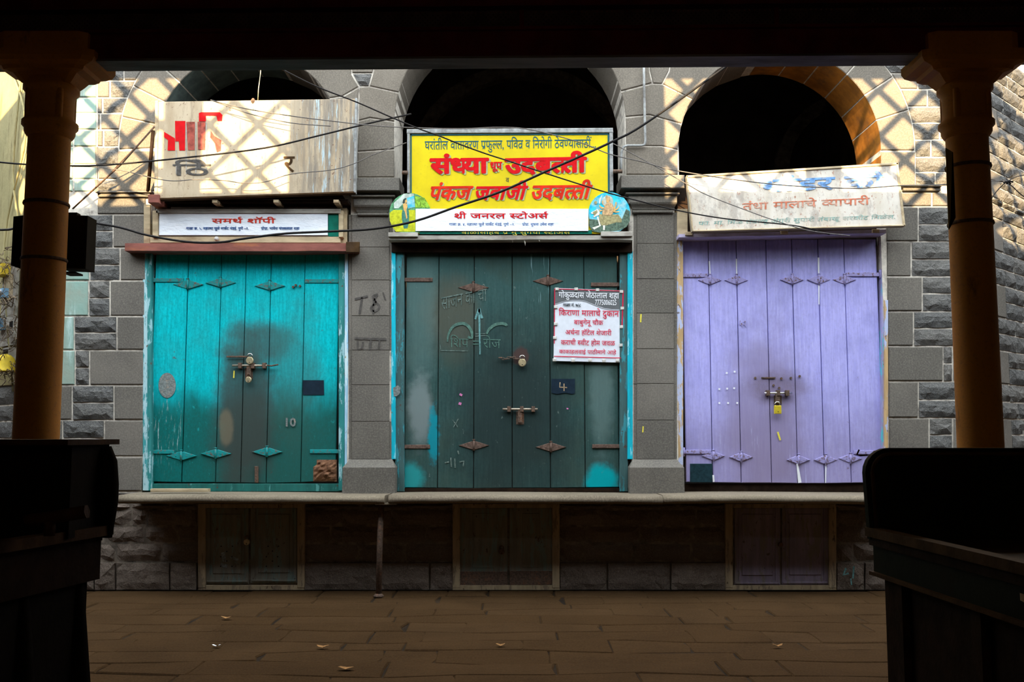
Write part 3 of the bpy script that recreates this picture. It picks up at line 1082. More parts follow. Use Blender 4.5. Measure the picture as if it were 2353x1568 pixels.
wlft = struct('wall_left', 'plastered wall falling back to the left of the facade')
TL = side_T(XL, -1)
MB(TL).box(-.02, 5, BK, BK + .6, 0, ZTOP).build('mortar_bed', M['mortar'], wlft)
zpl = P(0, 876)[1]
MB(TL).box(0, 4.8, 9.985, BK + .02, zpl, ZTOP - .1).build('plaster', M['plaster'], wlft)
zz = [P(0, y)[1] for y in (876, 926, 966, 1008, 1050, 1092, 1130, 1190, 1250, 1300, 1357)]
for z1, z0 in zip(zz[:-1], zz[1:]):
    u = 0.02
    while u < 3.0:
        w = rnd.uniform(.3, .6)
        stone([(u, z0), (u + w, z0), (u + w, z1), (u, z1)], wlft, rough=True, T=TL)
        u += w

# the rooms behind the arches
room = struct('wall_inner', 'dark interior behind the arches')
mb = MB()
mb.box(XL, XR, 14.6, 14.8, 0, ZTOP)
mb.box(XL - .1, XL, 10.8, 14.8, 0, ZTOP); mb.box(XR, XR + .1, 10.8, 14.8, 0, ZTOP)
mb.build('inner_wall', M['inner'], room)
MB().box(XL, XR, 10.75, 14.8, ZTOP - .1, ZTOP).build('ceiling', M['inner'])['kind'] = 'structure'
# blind arches on the inner wall, just readable in the dark
for (x, y, r) in ((1960, 395, 150), (1200, 420, 240)):
    mb = MB()
    pts = []
    for i in range(15):
        a = radians(180 * i / 14)
        pts.append(((x + r * cos(a), y - r * sin(a)), (x + (r + 30) * cos(a), y - (r + 30) * sin(a))))
    for (a, b), (c, d) in zip(pts[:-1], pts[1:]):
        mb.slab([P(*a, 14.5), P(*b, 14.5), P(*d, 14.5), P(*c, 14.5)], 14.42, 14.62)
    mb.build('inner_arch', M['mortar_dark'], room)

# ------------------------------------------------------------------ floor of stone slabs
fl = struct('floor', 'worn brown stone paving')
MB().box(-16, 16, -10, 18, -.06, -.010).build('joint_bed', M['floor_joint'], fl)


def TF(x, y, z): return (x, z, -y)         # slab's XZ polygon becomes XY, its front (-Y) becomes up


ys = [9.99, 9.62, 9.27, 8.96, 8.62, 8.27, 7.93, 7.56, 7.22, 6.86, 6.50, 6.12, 5.75, 5.3]
jit = {}


def wob(j, x):
    return .05 * sin(x * 1.9 + j * 1.9) + .03 * sin(x * 5.3 + j * 4.1)


for j in range(len(ys) - 1):
    x = -5.0 + rnd.uniform(0, .4)
    while x < 5.0:
        w = rnd.uniform(.35, 1.3)
        y1, y0 = ys[j], ys[j + 1]
        q = [(x + rnd.uniform(-.01, .01), y0 + wob(j + 1, x)), (x + w * .5, y0 + wob(j + 1, x + w * .5)), (x + w, y0 + wob(j + 1, x + w)),
             (x + w + rnd.uniform(-.04, .04), (y0 + y1) / 2),
             (x + w, y1 + (wob(j, x + w) if j else 0)), (x + w * .5, y1 + (wob(j, x + w * .5) if j else 0)), (x, y1 + (wob(j, x) if j else 0))]
        if x + w < 5.2:
            lift = rnd.uniform(-.006, .004)
            p = inset(q, .0025)
            MB(TF).slab(p, -lift, .03, .010).build('paving_stone', M['floor'], fl)
        x += w
# plain paving beyond the part in view
MB().box(-16, 16, -10, 5.2, -.05, 0).build('far_paving', M['floor'], fl)
MB().box(-16, -5.6, 5.2, 18, -.05, 0).build('far_paving', M['floor'], fl)
MB().box(5.6, 16, 5.2, 18, -.05, 0).build('far_paving', M['floor'], fl)

# ------------------------------------------------------------------ ledge of three slabs with one prop
ledge = thing('stone_ledge', 'long worn stone ledge of three slabs running below the three shop doors', 'ledge', (0, 9.7, P(0, 1130)[1]))
ztop = P(1176, 1132, 10.0)[1]
LF = 9.48


def nosing(px0, px1, parent, sk=0.0):
    x0, x1 = P(px0, 1145, LF)[0], P(px1, 1145, LF)[0]
    mb = MB()
    prof = [(10.12, 0), (LF + .06, 0), (LF + .03, -.006), (LF + .01, -.020), (LF, -.04), (LF + .005, -.062), (LF + .03, -.078), (10.12, -.085)]
    n = 14
    b = 0
    for i in range(n + 1):
        t = i / n
        for (y, z) in prof:
            w = rnd.uniform(-.004, .004) if y < 9.9 else 0
            xx = x0 + (x1 - x0) * t
            if i == n: xx += sk * (10 - y)
            mb.v.append((xx, y + w, ztop + z + w * .5 + .004 * sin(t * 5)))
    k = len(prof)
    for i in range(n):
        for j in range(k):
            a = i * k + j; c = i * k + (j + 1) % k
            mb.face((a, a + k, c + k, c), 0, j in (1, 2, 3, 4, 5))
    mb.face([j for j in range(k)]); mb.face([n * k + j for j in reversed(range(k))])
    return mb.build('ledge_slab', M['ledge'], parent, fix=True)


nosing(270, 888, ledge, -.04)
nosing(892, 1520, ledge, .03)
nosing(1524, 2075, ledge)
xx = P(878, 1165, LF + .1)[0]
px_box(862, 1157, 912, 1161, LF + .02, LF + .4, 'bearing_plate', M['ledge'], ledge)
post = thing('ledge_prop', 'thin brown iron post holding up the ledge between left and middle doors', 'post', (xx, 9.6, 0))
mb = MB(); px0 = P(870, 1368, 9.62)
mb.tube([(px0[0], 9.62, 0), (px0[0] + .005, 9.62, .5), (px0[0] + .015, 9.62, ztop - .085)], .028, 10)
mb.build('shaft', M['iron'], post)
MB().lathe(px0[0], 9.62, [(.05, 0), (.05, .012), (.03, .03)], 10).build('foot', M['iron'], post)
px_box(345, 1124, 478, 1131, 9.72, 9.8, 'wood_strip', M['cream_wood'], None).name = 'wooden_strip'
tag(bpy.data.objects['wooden_strip'], 'thin pale wooden strip lying on the ledge in front of the turquoise door', 'strip')


# ------------------------------------------------------------------ doors
def hw_strap(parent, x0, x1, y, Y, mat, knuckle_left=True):
    mb = MB()
    mb.slab(rect(x0, y - 4.5, x1, y + 4.5, Y - .012), Y - .014, Y, .003)
    kx = x0 if knuckle_left else x1
    X, Z = P(kx, y, Y)
    mb.tube([(X, Y - .016, Z - .045), (X, Y - .016, Z + .045)], .014, 8)
    for t in (.3, .6, .9):
        bx = x0 + (x1 - x0) * (t if knuckle_left else 1 - t)
        Xb, Zb = P(bx, y, Y)
        mb.tube([(Xb, Y, Zb), (Xb, Y - .018, Zb)], .008, 6)
    return mb.build('strap_hinge', mat, parent)


def hw_diamond(parent, x, y, Y, mat, w=35, h=9.5):
    mb = MB()
    mb.slab(pp([(x - w, y), (x - 5, y + h), (x + 5, y + h), (x + w, y), (x + 5, y - h), (x - 5, y - h)], Y - .01), Y - .012, Y, .004)
    X, Z = P(x, y, Y)
    mb.tube([(X, Y - .014, Z - .052), (X, Y - .014, Z + .052)], .012, 8)
    mb.tube([(X, Y - .014, Z + .052), (X, Y - .014, Z + .062)], .015, 8)
    for sx in (-1, 1):
        for t in (.35, .65):
            Xb, Zb = P(x + sx * w * t, y, Y)
            mb.tube([(Xb, Y, Zb), (Xb, Y - .016, Zb)], .006, 6)
    return mb.build('butterfly_hinge', mat, parent)


def leaf(door, bounds, top, bottoms, Y, mat, tops=None):
    """upright boards; bounds are px at mid height (y=850)"""
    zt = P(0, top, Y)[1]
    for i, (a, b) in enumerate(zip(bounds[:-1], bounds[1:])):
        x0, x1 = P(a, 850, Y)[0], P(b, 850, Y)[0]
        z0 = P(0, bottoms[i], Y)[1]; z0b = P(0, bottoms[i + 1], Y)[1]
        yf = Y + rnd.uniform(-.004, .004)
        g = .0035
        MB().slab([(x0 + g, z0), (x1 - g, z0b), (x1 - g, zt), (x0 + g, zt)], yf, Y + .035, .005).build('plank', mat, door)
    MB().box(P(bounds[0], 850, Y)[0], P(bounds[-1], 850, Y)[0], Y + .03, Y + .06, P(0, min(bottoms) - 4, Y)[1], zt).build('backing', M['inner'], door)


DY = 10.07
# ---- door 1, turquoise
d1 = struct('door_1', 'turquoise folding plank door of the left shop, grimy around its two round padlocks')
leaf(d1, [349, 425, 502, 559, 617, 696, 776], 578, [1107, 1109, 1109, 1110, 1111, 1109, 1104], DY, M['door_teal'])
px_box(338, 560, 348, 1128, 10.01, 10.2, 'frame', M['frame_teal'], d1)
px_box(328, 560, 338, 1128, 10.004, 10.2, 'frame_edge', M['frame_pale2'], d1)
px_box(778, 560, 792, 1128, 10.03, 10.2, 'frame', M['frame_teal'], d1)
px_box(792, 560, 800, 1128, 10.02, 10.2, 'frame_edge', M['frame_pale'], d1)
px_box(333, 1112, 800, 1130, 10.05, 10.2, 'door_sill', M['sill_teal'], d1)
px_box(330, 470, 345, 560, 9.99, 10.2, 'frame', M['cream_wood'], d1)
px_box(782, 478, 797, 560, 9.99, 10.2, 'frame', M['cream_wood'], d1)
MB().box(P(330, 500)[0], P(800, 500)[0], 10.12, 10.2, P(0, 600)[1], P(0, 462)[1]).build('upper_panel', M['brown_wood'], d1)
HT = M['hinge_teal']
hw_strap(d1, 348, 422, 644, DY, HT); hw_strap(d1, 700, 790, 646, DY, HT, False)
hw_strap(d1, 333, 400, 1039, DY, HT); hw_strap(d1, 712, 785, 1038, DY, HT, False)
for x, y in ((432, 654), (507, 650), (620, 657), (417, 1048), (496, 1043), (614, 1039)):
    hw_diamond(d1, x, y, DY, HT)
mb = MB()
for x, y in ((680, 656), (690, 658), (674, 660)):
    X, Z = P(x, y, DY); mb.tube([(X, DY, Z), (X, DY - .02, Z)], .012, 6)
mb.build('old_hinge_bolts', M['iron'], d1)


def bolt(door, x0, x1, y, Y, hasp=None, mat='rod'):
    mb = MB()
    a = P(x0, y, Y); b = P(x1, y, Y)
    mb.tube([(a[0], Y - .035, a[1]), (b[0], Y - .035, b[1])], .011, 8)
    o = mb.build('sliding_bolt', M[mat], door)
    mb = MB()
    for t in (.18, .55, .88):
        x = x0 + (x1 - x0) * t
        mb.slab(rect(x - 4, y - 7, x + 4, y + 6, Y - .05), Y - .05, Y, .003)
    if hasp:
        mb.slab(rect(hasp[0] - 5, y, hasp[0] + 5, hasp[1], Y - .03), Y - .04, Y - .02, .003)
        mb.slab(rect(hasp[0] - 9, y + 5, hasp[0] + 9, hasp[1] + 4, Y), Y - .006, Y, .002)
    mb.build('bolt_staples', M['iron'], door)
    return o


def padlock(x, y, r, Y, label, body='brass', square=False, shackle='chrome', group=None):
    X, Z = P(x, y, Y)
    s = 10.0 / FPX
    R = r * s
    t = thing('padlock', label, 'padlock', (X, Y, Z - R), group)
    mb = MB()
    if square:
        mb.slab([(X - R * .85, Z - R), (X + R * .85, Z - R), (X + R * .85, Z + R), (X - R * .85, Z + R)], Y - .014, Y + .014, .005)
    else:
        mb.slab([(X + R * cos(2 * pi * i / 20), Z + R * sin(2 * pi * i / 20)) for i in range(20)], Y - .014, Y + .014, .005)
    mb.build('lock_body', M[body], t, fix=True)
    pts = [(X - R * .6, Y, Z + R * .5)]
    for i in range(9):
        a = pi - pi * i / 8
        pts.append((X + R * .6 * cos(a), Y, Z + R * 1.35 + R * .55 * sin(a)))
    pts.append((X + R * .6, Y, Z + R * .5))
    MB().tube(pts, .0055, 8).build('shackle', M[shackle], t)
    MB().tube([(X, Y - .012, Z - R * .5), (X, Y - .016, Z - R * .5)], .005, 8).build('keyhole', M['black'], t)
    return t


bolt(d1, 536, 616, 841, DY, (572, 868))
px_box(520, 818, 572, 822, DY - .03, DY - .02, 'hasp', M['iron'], d1)
MB().tube([(P(614, 840, DY)[0], DY - .03, P(614, 840, DY)[1]), (P(626, 842, DY)[0], DY - .045, P(626, 842, DY)[1]), (P(642, 839, DY)[0], DY - .05, P(642, 839, DY)[1])], .008, 6).build('bolt_tip', M['iron'], d1)
padlock(574, 829, 8.5, DY - .05, 'round brass padlock with bright shackle above the bolt of the turquoise door')
padlock(571, 873, 7, DY - .05, 'small round brass padlock hanging below the bolt of the turquoise door', shackle='iron')
paint_poly([([(696, 874), (744, 874), (745, 908), (696, 908)], 0)], DY - .006, [M['navy']], d1, 'dark_patch')
th = [2 * pi * i / 20 for i in range(20)]
paint_poly([([(384 + 20 * cos(a), 886 + 29 * sin(a)) for a in th], 0)], DY - .006, [M['sticker']], d1, 'worn_sticker')
paint([([(538, 852), (537, 869)], 3)], DY - .006, M['yellow_dab'], d1, 'paint_dab')
lettering('10', 652, 680, 963, 980, DY - .006, M['sticker'], d1, .03)
px_box(585, 1072, 593, 1110, DY - .02, DY, 'tower_bolt', M['iron'], d1)
# crumpled rag stuffed in the corner hole
rag = MB(); rg = random.Random(3)
nx, nz = 9, 9
for j in range(nz + 1):
    for i in range(nx + 1):
        u, w = i / nx, j / nz
        cxp, cyp = 747, 1082
        pxx = cxp + (u - .5) * 54; pyy = cyp - (w - .5) * 50
        if u < .3 and w > .7: pxx += 8
        X, Z = P(pxx, pyy, DY)
        e = min(u, 1 - u, w, 1 - w) * 4
        rag.v.append((X, DY - .005 - min(1, e) * rg.uniform(.01, .05), Z))
for j in range(nz):
    for i in range(nx):
        a = j * (nx + 1) + i
        rag.face((a, a + 1, a + nx + 2, a + nx + 1), 0, False)
tag(rag.build('crumpled_rag', M['rag']), 'crumpled brown rag stuffed into the lower right corner of the turquoise door', 'rag')

# ---- door 2, dark green
d2 = struct('door_2', 'dark green plank door of the middle shop with chalk scrawls and a notice')
leaf(d2, [931, 1007, 1089, 1177, 1264, 1343, 1421], 560, [1121, 1122, 1123, 1122, 1122, 1121, 1120], DY, M['door_green'])
px_box(908, 578, 929, 1130, 10.03, 10.2, 'frame', M['frame_green'], d2)
px_box(899, 578, 909, 1056, 10.01, 10.2, 'frame_edge', M['frame_cyan'], d2)
px_box(1424, 578, 1443, 1130, 10.03, 10.2, 'frame', M['frame_green'], d2)
px_box(1442, 578, 1454, 1056, 10.01, 10.2, 'frame_edge', M['frame_cyan'], d2)
px_box(900, 553, 1453, 580, 9.99, 10.2, 'lintel', M['brown_wood'], d2)
px_box(903, 1123, 1450, 1131, 10.05, 10.2, 'door_sill', M['brown_wood'], d2)
MB().box(P(903, 500)[0], P(1450, 500)[0], 10.12, 10.2, P(0, 560)[1], P(0, 440)[1]).build('upper_panel', M['brown_wood'], d2)
HR = M['hinge_rust']
hw_strap(d2, 925, 994, 643, DY, HR); hw_strap(d2, 1358, 1428, 654, DY, HR, False)
hw_strap(d2, 922, 988, 1027, DY, HR); hw_strap(d2, 1361, 1430, 1026, DY, HR, False)
for x, y in ((1088, 661), (1259, 646), (1089, 1024), (1266, 1028)):
    hw_diamond(d2, x, y, DY, HR)
bolt(d2, 1155, 1235, 941, DY, (1195, 972))
padlock(1200, 834, 9, DY - .045, 'round brass padlock on a short chain at the middle of the dark green door')
ch = thing('lock_chain', 'short dark twisted chain through the middle of the dark green door', 'chain', (P(1170, 826, DY)[0], DY - .03, P(1170, 826, DY)[1]))
for i in range(8):
    x = 1150 + i * 6.2; y = 823 + 2.5 * sin(i * 1.1) + i * .3
    X, Z = P(x, y, DY)
    mb = MB(); pts = []
    for k in range(9):
        a = 2 * pi * k / 8
        if i % 2: pts.append((X + .018 * cos(a), DY - .03, Z + .011 * sin(a)))
        else: pts.append((X + .018 * cos(a), DY - .03 + .011 * sin(a), Z + .004 * sin(a)))
    mb.tube(pts, .0045, 6, cap=False); mb.build('chain_link', M['iron'], ch)
# chalk and paint on the door
CH = M['chalk']
lettering('साजन का चो', 1014, 1118, 684, 712, DY - .006, CH, d2, -.006, 0, -.20, 'chalk_lettering')
paint([([(1101, 712), (1102, 760), (1103, 815)], [5, 4, 3]), ([(1101, 709), (1092, 734)], 4.5), ([(1101, 709), (1108, 732)], 5)], DY - .006, M['chalk_teal'], d2, 'chalk_arrow', .004)
paint([([(1028 + 0, 786), (1031, 768), (1040, 752), (1053, 745), (1066, 744), (1077, 751), (1084, 764), (1084, 777), (1075, 774)], [3, 5, 6, 7, 7, 7, 6, 5, 6])], DY - .006, M['chalk_green'], d2, 'chalk_curve')
paint([([(1118, 768), (1124, 757), (1135, 748), (1148, 744), (1160, 745), (1165, 749)], [4, 6, 7, 7, 7, 5])], DY - .006, M['chalk_green'], d2, 'chalk_curve')
lettering('शिप = रोज', 1034, 1150, 778, 798, DY - .006, M['chalk_green'], d2, -.008, 0, .02, 'chalk_lettering')
paint([([(1092, 768), (1118, 767)], 1.6), ([(1092, 773), (1118, 771)], 1.6), ([(1012, 792), (1013, 806), (1075, 807)], 1.6),
       ([(1040, 965), (1052, 982)], 1.8), ([(1053, 963), (1042, 982)], 1.8), ([(1022, 1064), (1032, 1062)], 3), ([(1036, 1052), (1037, 1074)], 3),
       ([(1045, 1054), (1046, 1076)], 3), ([(1056, 1062), (1066, 1060), (1064, 1072)], 3), ([(1052, 1036), (1054, 1044)], 3)], DY - .006, CH, d2, 'chalk_mark')
paint_poly([([(1267, 871), (1321, 871), (1321, 904), (1314, 906), (1300, 903), (1280, 906), (1267, 903)], 0)], DY - .006, [M['navy']], d2, 'dark_patch')
paint([([(1287, 879), (1286, 890), (1303, 891)], 2.4), ([(1296, 882), (1296, 899)], 2.4)], DY - .006, M['cream_wood'], d2, 'painted_number', .005)
paint([([(1056, 906), (1062, 909)], 5), ([(1054, 927), (1060, 929)], 6), ([(1302, 939), (1306, 940)], 3)], DY - .006, M['pink_dab'], d2, 'paint_dab')
paint_poly([([(903, 892), (914, 886), (920, 890), (919, 904), (912, 911), (905, 911)], 0)], 10.01, [M['sticker']], d2, 'torn_paper', .004)

# ---- notice board on the door
nb = thing('notice_board', 'white printed notice with a grey heading on the dark green door', 'notice', (P(1352, 830, 10.03)[0], 10.03, P(1352, 830, 10.03)[1]))
NY = 10.035
MB().slab(pp([(1272, 830), (1427, 834), (1433, 668), (1274, 662)], NY), NY, NY + .01, .002).build('notice_panel', M['paper'], nb)
gpts = [(1275.5, 663.5), (1431, 669), (1429.5, 710)]
curve = [(1420, 710.5), (1405, 710), (1390, 708), (1375, 703), (1360, 697), (1345, 691), (1330, 689), (1315, 689), (1300, 690.5), (1288, 694), (1275.5, 698)]
paint_poly([(gpts + curve, 0)], NY, [M['paper_grey']], nb, 'notice_heading')
paint([([(x, y + 2.4) for x, y in [(1429.5, 710)] + curve], 1.0)], NY, M['paper_grey'], nb, 'heading_line')
paint([([(1274, 664), (1431, 669)], 1.6), ([(1274.6, 663), (1273.6, 790)], 1.8), ([(1432, 668), (1429.5, 748)], 2.6), ([(1273, 819), (1427, 823)], 1.8)], NY, M['pink'], nb, 'notice_border', .006)
lettering('गोकुळदास जेठालाल शहा', 1284, 1422, 672, 684, NY, M['white_ink'], nb, .012, 0, .018, lift=.006)
lettering('7775006025', 1367, 1417, 690, 701, NY, M['white_ink'], nb, .008, 0, .01, lift=.006)
lettering('गाळा नं. ७/८', 1294, 1335, 698, 704, NY, M['ink'], nb, .022, 0, .02, lift=.006)
PK = M['pink']
lettering('किराणा मालाचे दुकान', 1284, 1422, 712.5, 725, NY, PK, nb, .006, 0, .02, lift=.006)
lettering('बाबुगेनू चौक', 1319, 1386, 736, 746, NY, PK, nb, .006, 0, .02, lift=.006)
lettering('अर्चना हॉटेल शेजारी', 1299, 1405, 759, 769, NY, PK, nb, .006, 0, .02, lift=.006)
lettering('कराची स्वीट होम जवळ', 1289, 1413, 782, 792.5, NY, PK, nb, .006, 0, .02, lift=.006)
lettering('काकाहलवाई पाठीमागे आहे', 1285, 1416, 804, 812.5, NY, PK, nb, .006, 0, .02, lift=.006)
for x, y in ((1280, 665), (1324, 665), (1373, 667), (1428, 671), (1277, 706), (1277, 745), (1275, 777), (1430, 709), (1428, 752), (1427, 794), (1274, 828), (1317, 829), (1356, 829), (1388, 830), (1419, 829)):
    MB().slab(rect(x - 4, y - 4, x + 4, y + 3, NY - .014), NY - .014, NY + .01, .004).build('clip', M['clip'], nb)

# ---- door 3, lilac
d3 = struct('door_3', 'lilac folding plank door of the right shop with a yellow padlock')
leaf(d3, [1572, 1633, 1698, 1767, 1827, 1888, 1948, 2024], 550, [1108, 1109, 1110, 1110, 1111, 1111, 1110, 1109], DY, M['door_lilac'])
px_box(1553, 545, 1570, 1112, 10.02, 10.2, 'frame', M['frame_ochre'], d3)
px_box(2026, 545, 2040, 1080, 10.02, 10.2, 'frame', M['frame_lilac'], d3)
px_box(2033, 690, 2041, 1060, 9.99, 10.05, 'side_rod', M['frame_ochre'], d3)
px_box(1556, 480, 1580, 545, 10.0, 10.2, 'frame', M['cream_wood'], d3)
px_box(1556, 1113, 2040, 1131, 10.10, 10.2, 'door_sill', M['brown_wood'], d3)
MB().box(P(1560, 500)[0], P(2040, 500)[0], 10.12, 10.2, P(0, 560)[1], P(0, 420)[1]).build('upper_panel', M['brown_wood'], d3)
HL = M['hinge_lilac']
hw_strap(d3, 1560, 1626, 633, DY, HL); hw_strap(d3, 1944, 2022, 631, DY, HL, False)
hw_strap(d3, 1570, 1634, 1039, DY, HL); hw_strap(d3, 1962, 2030, 1040, DY, HL, False)
for x, y in ((1631, 644), (1692, 644), (1820, 643), (1881, 643), (1940, 643), (1639, 1048), (1703, 1051), (1835, 1057), (1897, 1057), (1954, 1054)):
    hw_diamond(d3, x, y, DY, HL, 27, 9)
bolt(d3, 1754, 1818, 904, DY, (1787, 926), 'chrome')
padlock(1787, 942, 9.5, DY - .05, 'square yellow brass padlock hanging from the lilac door', 'gold', True)
mb = MB()
for x, y in ((1735, 869), (1795, 870), (1817, 869), (1837, 865), (1777, 886), (1790, 892)):
    X, Z = P(x, y, DY); mb.tube([(X, DY, Z), (X, DY - .012, Z)], .012, 7)
mb.slab(rect(1750, 867, 1782, 870, DY - .01), DY - .01, DY)
mb.build('old_bolt_stubs', M['iron'], d3)
px_box(1586, 1066, 1637, 1109, DY - .012, DY, 'patch_plate', M['dark_patch'], d3)
paint([([(1787, 993), (1793, 1012)], 4)], DY - .006, M['yellow_dab'], d3, 'paint_dab')
lettering('५२', 1698, 1716, 738, 751, DY - .006, M['hinge_lilac'], d3, .02)
paint([([(1832, 1066), (1838, 1110)], [4, 8]), ([(1898, 1066), (1897, 1110)], 2.5), ([(1639, 1092), (1640, 1108)], 4), ([(1630, 600), (1632, 640)], 3), ([(1692, 595), (1693, 640)], 3), ([(1881, 592), (1882, 700)], [4, 2])],
      DY - .006, M['white_ink'], d3, 'paint_run', .004)
paint([([(x, y), (x + 4, y + 1)], 4) for x, y in ((1668, 857), (1686, 854), (1651, 894), (1669, 893), (1685, 892), (1651, 926), (1671, 926), (1692, 926))], DY - .006, M['white_ink'], d3, 'paint_dab', .004)


# ------------------------------------------------------------------ small shelves over the doors
def shelf(name, label, px0, px1, y0, y1, Yf, mat, under=None, sl=0.0, ov=.05):
    t = thing(name, label, 'shelf', (P((px0 + px1) / 2, y1, Yf)[0], 10.0, P(0, y1, Yf)[1]))
    n = 10
    a = P(px0, y0, Yf); b = P(px1, y0, Yf)
    z1 = P(px0, y1, Yf)[1]
    mb = MB()
    for i in range(n + 1):
        u = i / n
        x = a[0] + (b[0] - a[0]) * u
        w = rnd.uniform(-.004, .004)
        dz = -sl * (x - a[0])
        mb.v += [(x, Yf + w, a[1] - dz), (x, Yf + w, z1 - dz + w), (x, 10.1, z1 - dz), (x, 10.1, a[1] - dz)]
    for i in range(n):
        for j in range(4):
            k = (j + 1) % 4
            mb.face((i * 4 + j, i * 4 + k, i * 4 + 4 + k, i * 4 + 4 + j))
    mb.face((0, 1, 2, 3)); mb.face((n * 4 + 3, n * 4 + 2, n * 4 + 1, n * 4))
    mb.build('shelf_board', M[mat], t, fix=True)
    return t


s1 = shelf('door_shelf', 'red-brown wooden rain board over the turquoise door', 287, 822, 559, 577, 9.86, 'red_wood')
px_box(345, 543, 782, 558, 9.93, 10.1, 'cream_fillet', M['cream_wood'], s1)
px_box(795, 556, 826, 580, 9.845, 9.87, 'end_block', M['rim_wood'], s1)
s2 = shelf('door_shelf', 'grey wooden board carrying the yellow sign over the dark green door', 893, 1454, 541, 551, 9.84, 'grey_wood')
px_box(892, 534, 960, 544, 9.81, 9.9, 'end_block', M['grey_wood'], s2)
px_box(1381, 532, 1453, 543, 9.81, 9.9, 'end_block', M['grey_wood'], s2)
for x, l in ((1204, 14), (1175, 7), (1237, 5)):
    a = P(x, 551, 9.86); b = P(x + 3, 551 + l, 9.86)
    MB().tube([(a[0], 9.86, a[1]), (a[0] + .01, 9.855, (a[1] + b[1]) / 2), (b[0], 9.86, b[1])], [.004, .008, .003], 5).build('hanging_shred', M['grey_wood'], s2)
s3 = shelf('door_shelf', 'thin lilac wooden board over the lilac door', 1560, 2036, 538, 546, 9.86, 'lilac_wood', sl=.022)
for x in (1575, 1795, 2005):
    px_box(x, 533 - (x - 1560) * .014, x + 16, 541 - (x - 1560) * .014, 9.84, 9.95, 'spacer_block', M['cream_wood'], s3)

# ------------------------------------------------------------------ sign 1: big weathered board
SY = 9.74
g1 = thing('signboard', 'large weathered whitish signboard with red letter remains above the turquoise door', 'sign', (P(590, 456, SY)[0], SY, P(590, 456, SY)[1]))
c1 = [(359, 457), (814, 441), (818, 227), (361, 234)]
MB().slab(pp(c1, SY), SY, SY + .05, .004).build('sign_panel', M['sign_old'], g1)
MB().slab(pp([(355, 458), (362, 458), (364, 232), (357, 232)], SY), SY - .01, SY + .07, .002).build('frame_strip', M['cream_wood'], g1)
MB().slab(pp([(812, 443), (817, 443), (821, 226), (816, 226)], SY), SY - .01, SY + .07, .002).build('frame_strip', M['sign_frame'], g1)
MB().slab(pp([(357, 460), (815, 444), (815, 440), (357, 456)], SY), SY - .01, SY + .07, .002).build('frame_strip', M['rim_wood'], g1)
OR, RD = M['orange_red'], M['red']
paint_poly([([(402, 278), (426, 278), (425, 346), (412, 346), (411, 325), (403, 325)], 0),
            ([(377, 303), (402, 318), (402, 346), (385, 346), (386, 322), (377, 315)], 0),
            ([(457, 260), (462, 258), (505, 258), (511, 264), (510, 278), (500, 278), (497, 266), (473, 266), (473, 279), (457, 279)], 0),
            ([(428, 280), (448, 280), (447, 345), (432, 345)], 1), ([(454, 280), (472, 280), (471, 344), (455, 344)], 1),
            ([(484, 300), (492, 312), (508, 322), (507, 346), (498, 350), (494, 330), (483, 316)], 1)], SY, [M['red'], simple('faded_red_paint', (.30, .07, .05), .8, .4, 20, .1)], g1, 'red_letter_remains')
lettering('ठेि', 398, 482, 378, 403, SY, M['charcoal'], g1, .012, 0, 0, 'faded_lettering')
lettering('र', 652, 676, 360, 395, SY, M['rim_wood'], g1, .01, 0, 0, 'faded_lettering')
paint([([(428, 285), (428, 400)], 2.4), ([(450, 282), (450, 398)], 2.4), ([(474, 282), (474, 398)], 2.4), ([(405, 345), (405, 400)], 2.4)], SY, M['grey_wood'], g1, 'old_batten_trace', .004)
# timber carcass behind and below the board
px_box(340, 447, 365, 466, 9.70, 10.05, 'bracket', M['red_wood'], g1)
px_box(366, 458, 800, 466, 9.86, 10.05, 'back_beam', M['brown_wood'], g1)
for x in (487, 628, 766):
    px_box(x, 459, x + 12, 466, 9.76, 10.0, 'bracket', M['cream_wood'], g1)
MB().tube([(P(355, 291, 9.68)[0], 9.68, P(355, 291, 9.68)[1]), (P(278, 378, 9.8)[0], 9.8, P(278, 378, 9.8)[1]), (P(167, 480, 9.95)[0], 9.95, P(167, 480, 9.95)[1])], .009, 6).build('stay_rod', M['iron'], g1)
MB().tube([(P(353, 295, 9.70)[0], 9.70, P(353, 295, 9.70)[1]), (P(282, 368, 9.82)[0], 9.82, P(282, 368, 9.82)[1]), (P(235, 418, 9.95)[0], 9.95, P(235, 418, 9.95)[1])], .005, 6).build('stay_rod', M['iron'], g1)
MB().tube([(P(352, 300, 9.7)[0], 9.7, P(352, 300, 9.7)[1]), (P(340, 440, 9.95)[0], 9.95, P(340, 440, 9.95)[1])], .018, 6).build('stay_rod', M['brown_wood'], g1)
X, Z = P(581, 232, SY)
MB().lathe(X, SY + .01, [(.01, Z - .03), (.022, Z - .01), (.022, Z + .01), (.01, Z + .03)], 8).build('hook_knob', M['iron'], g1)
st = MB().tube([(P(592, 232, SY)[0], SY + .01, P(592, 232, SY)[1]), (P(594, 205, 9.7)[0], 9.7, P(594, 205, 9.7)[1]), (P(599, 165, 9.8)[0], 9.8, P(599, 165, 9.8)[1]), (P(600, 100, 9.95)[0], 9.95, P(600, 100, 9.95)[1])], .004, 5).build('hanging_string', M['string'])
tag(st, 'pale string rising from the top of the weathered signboard', 'string')

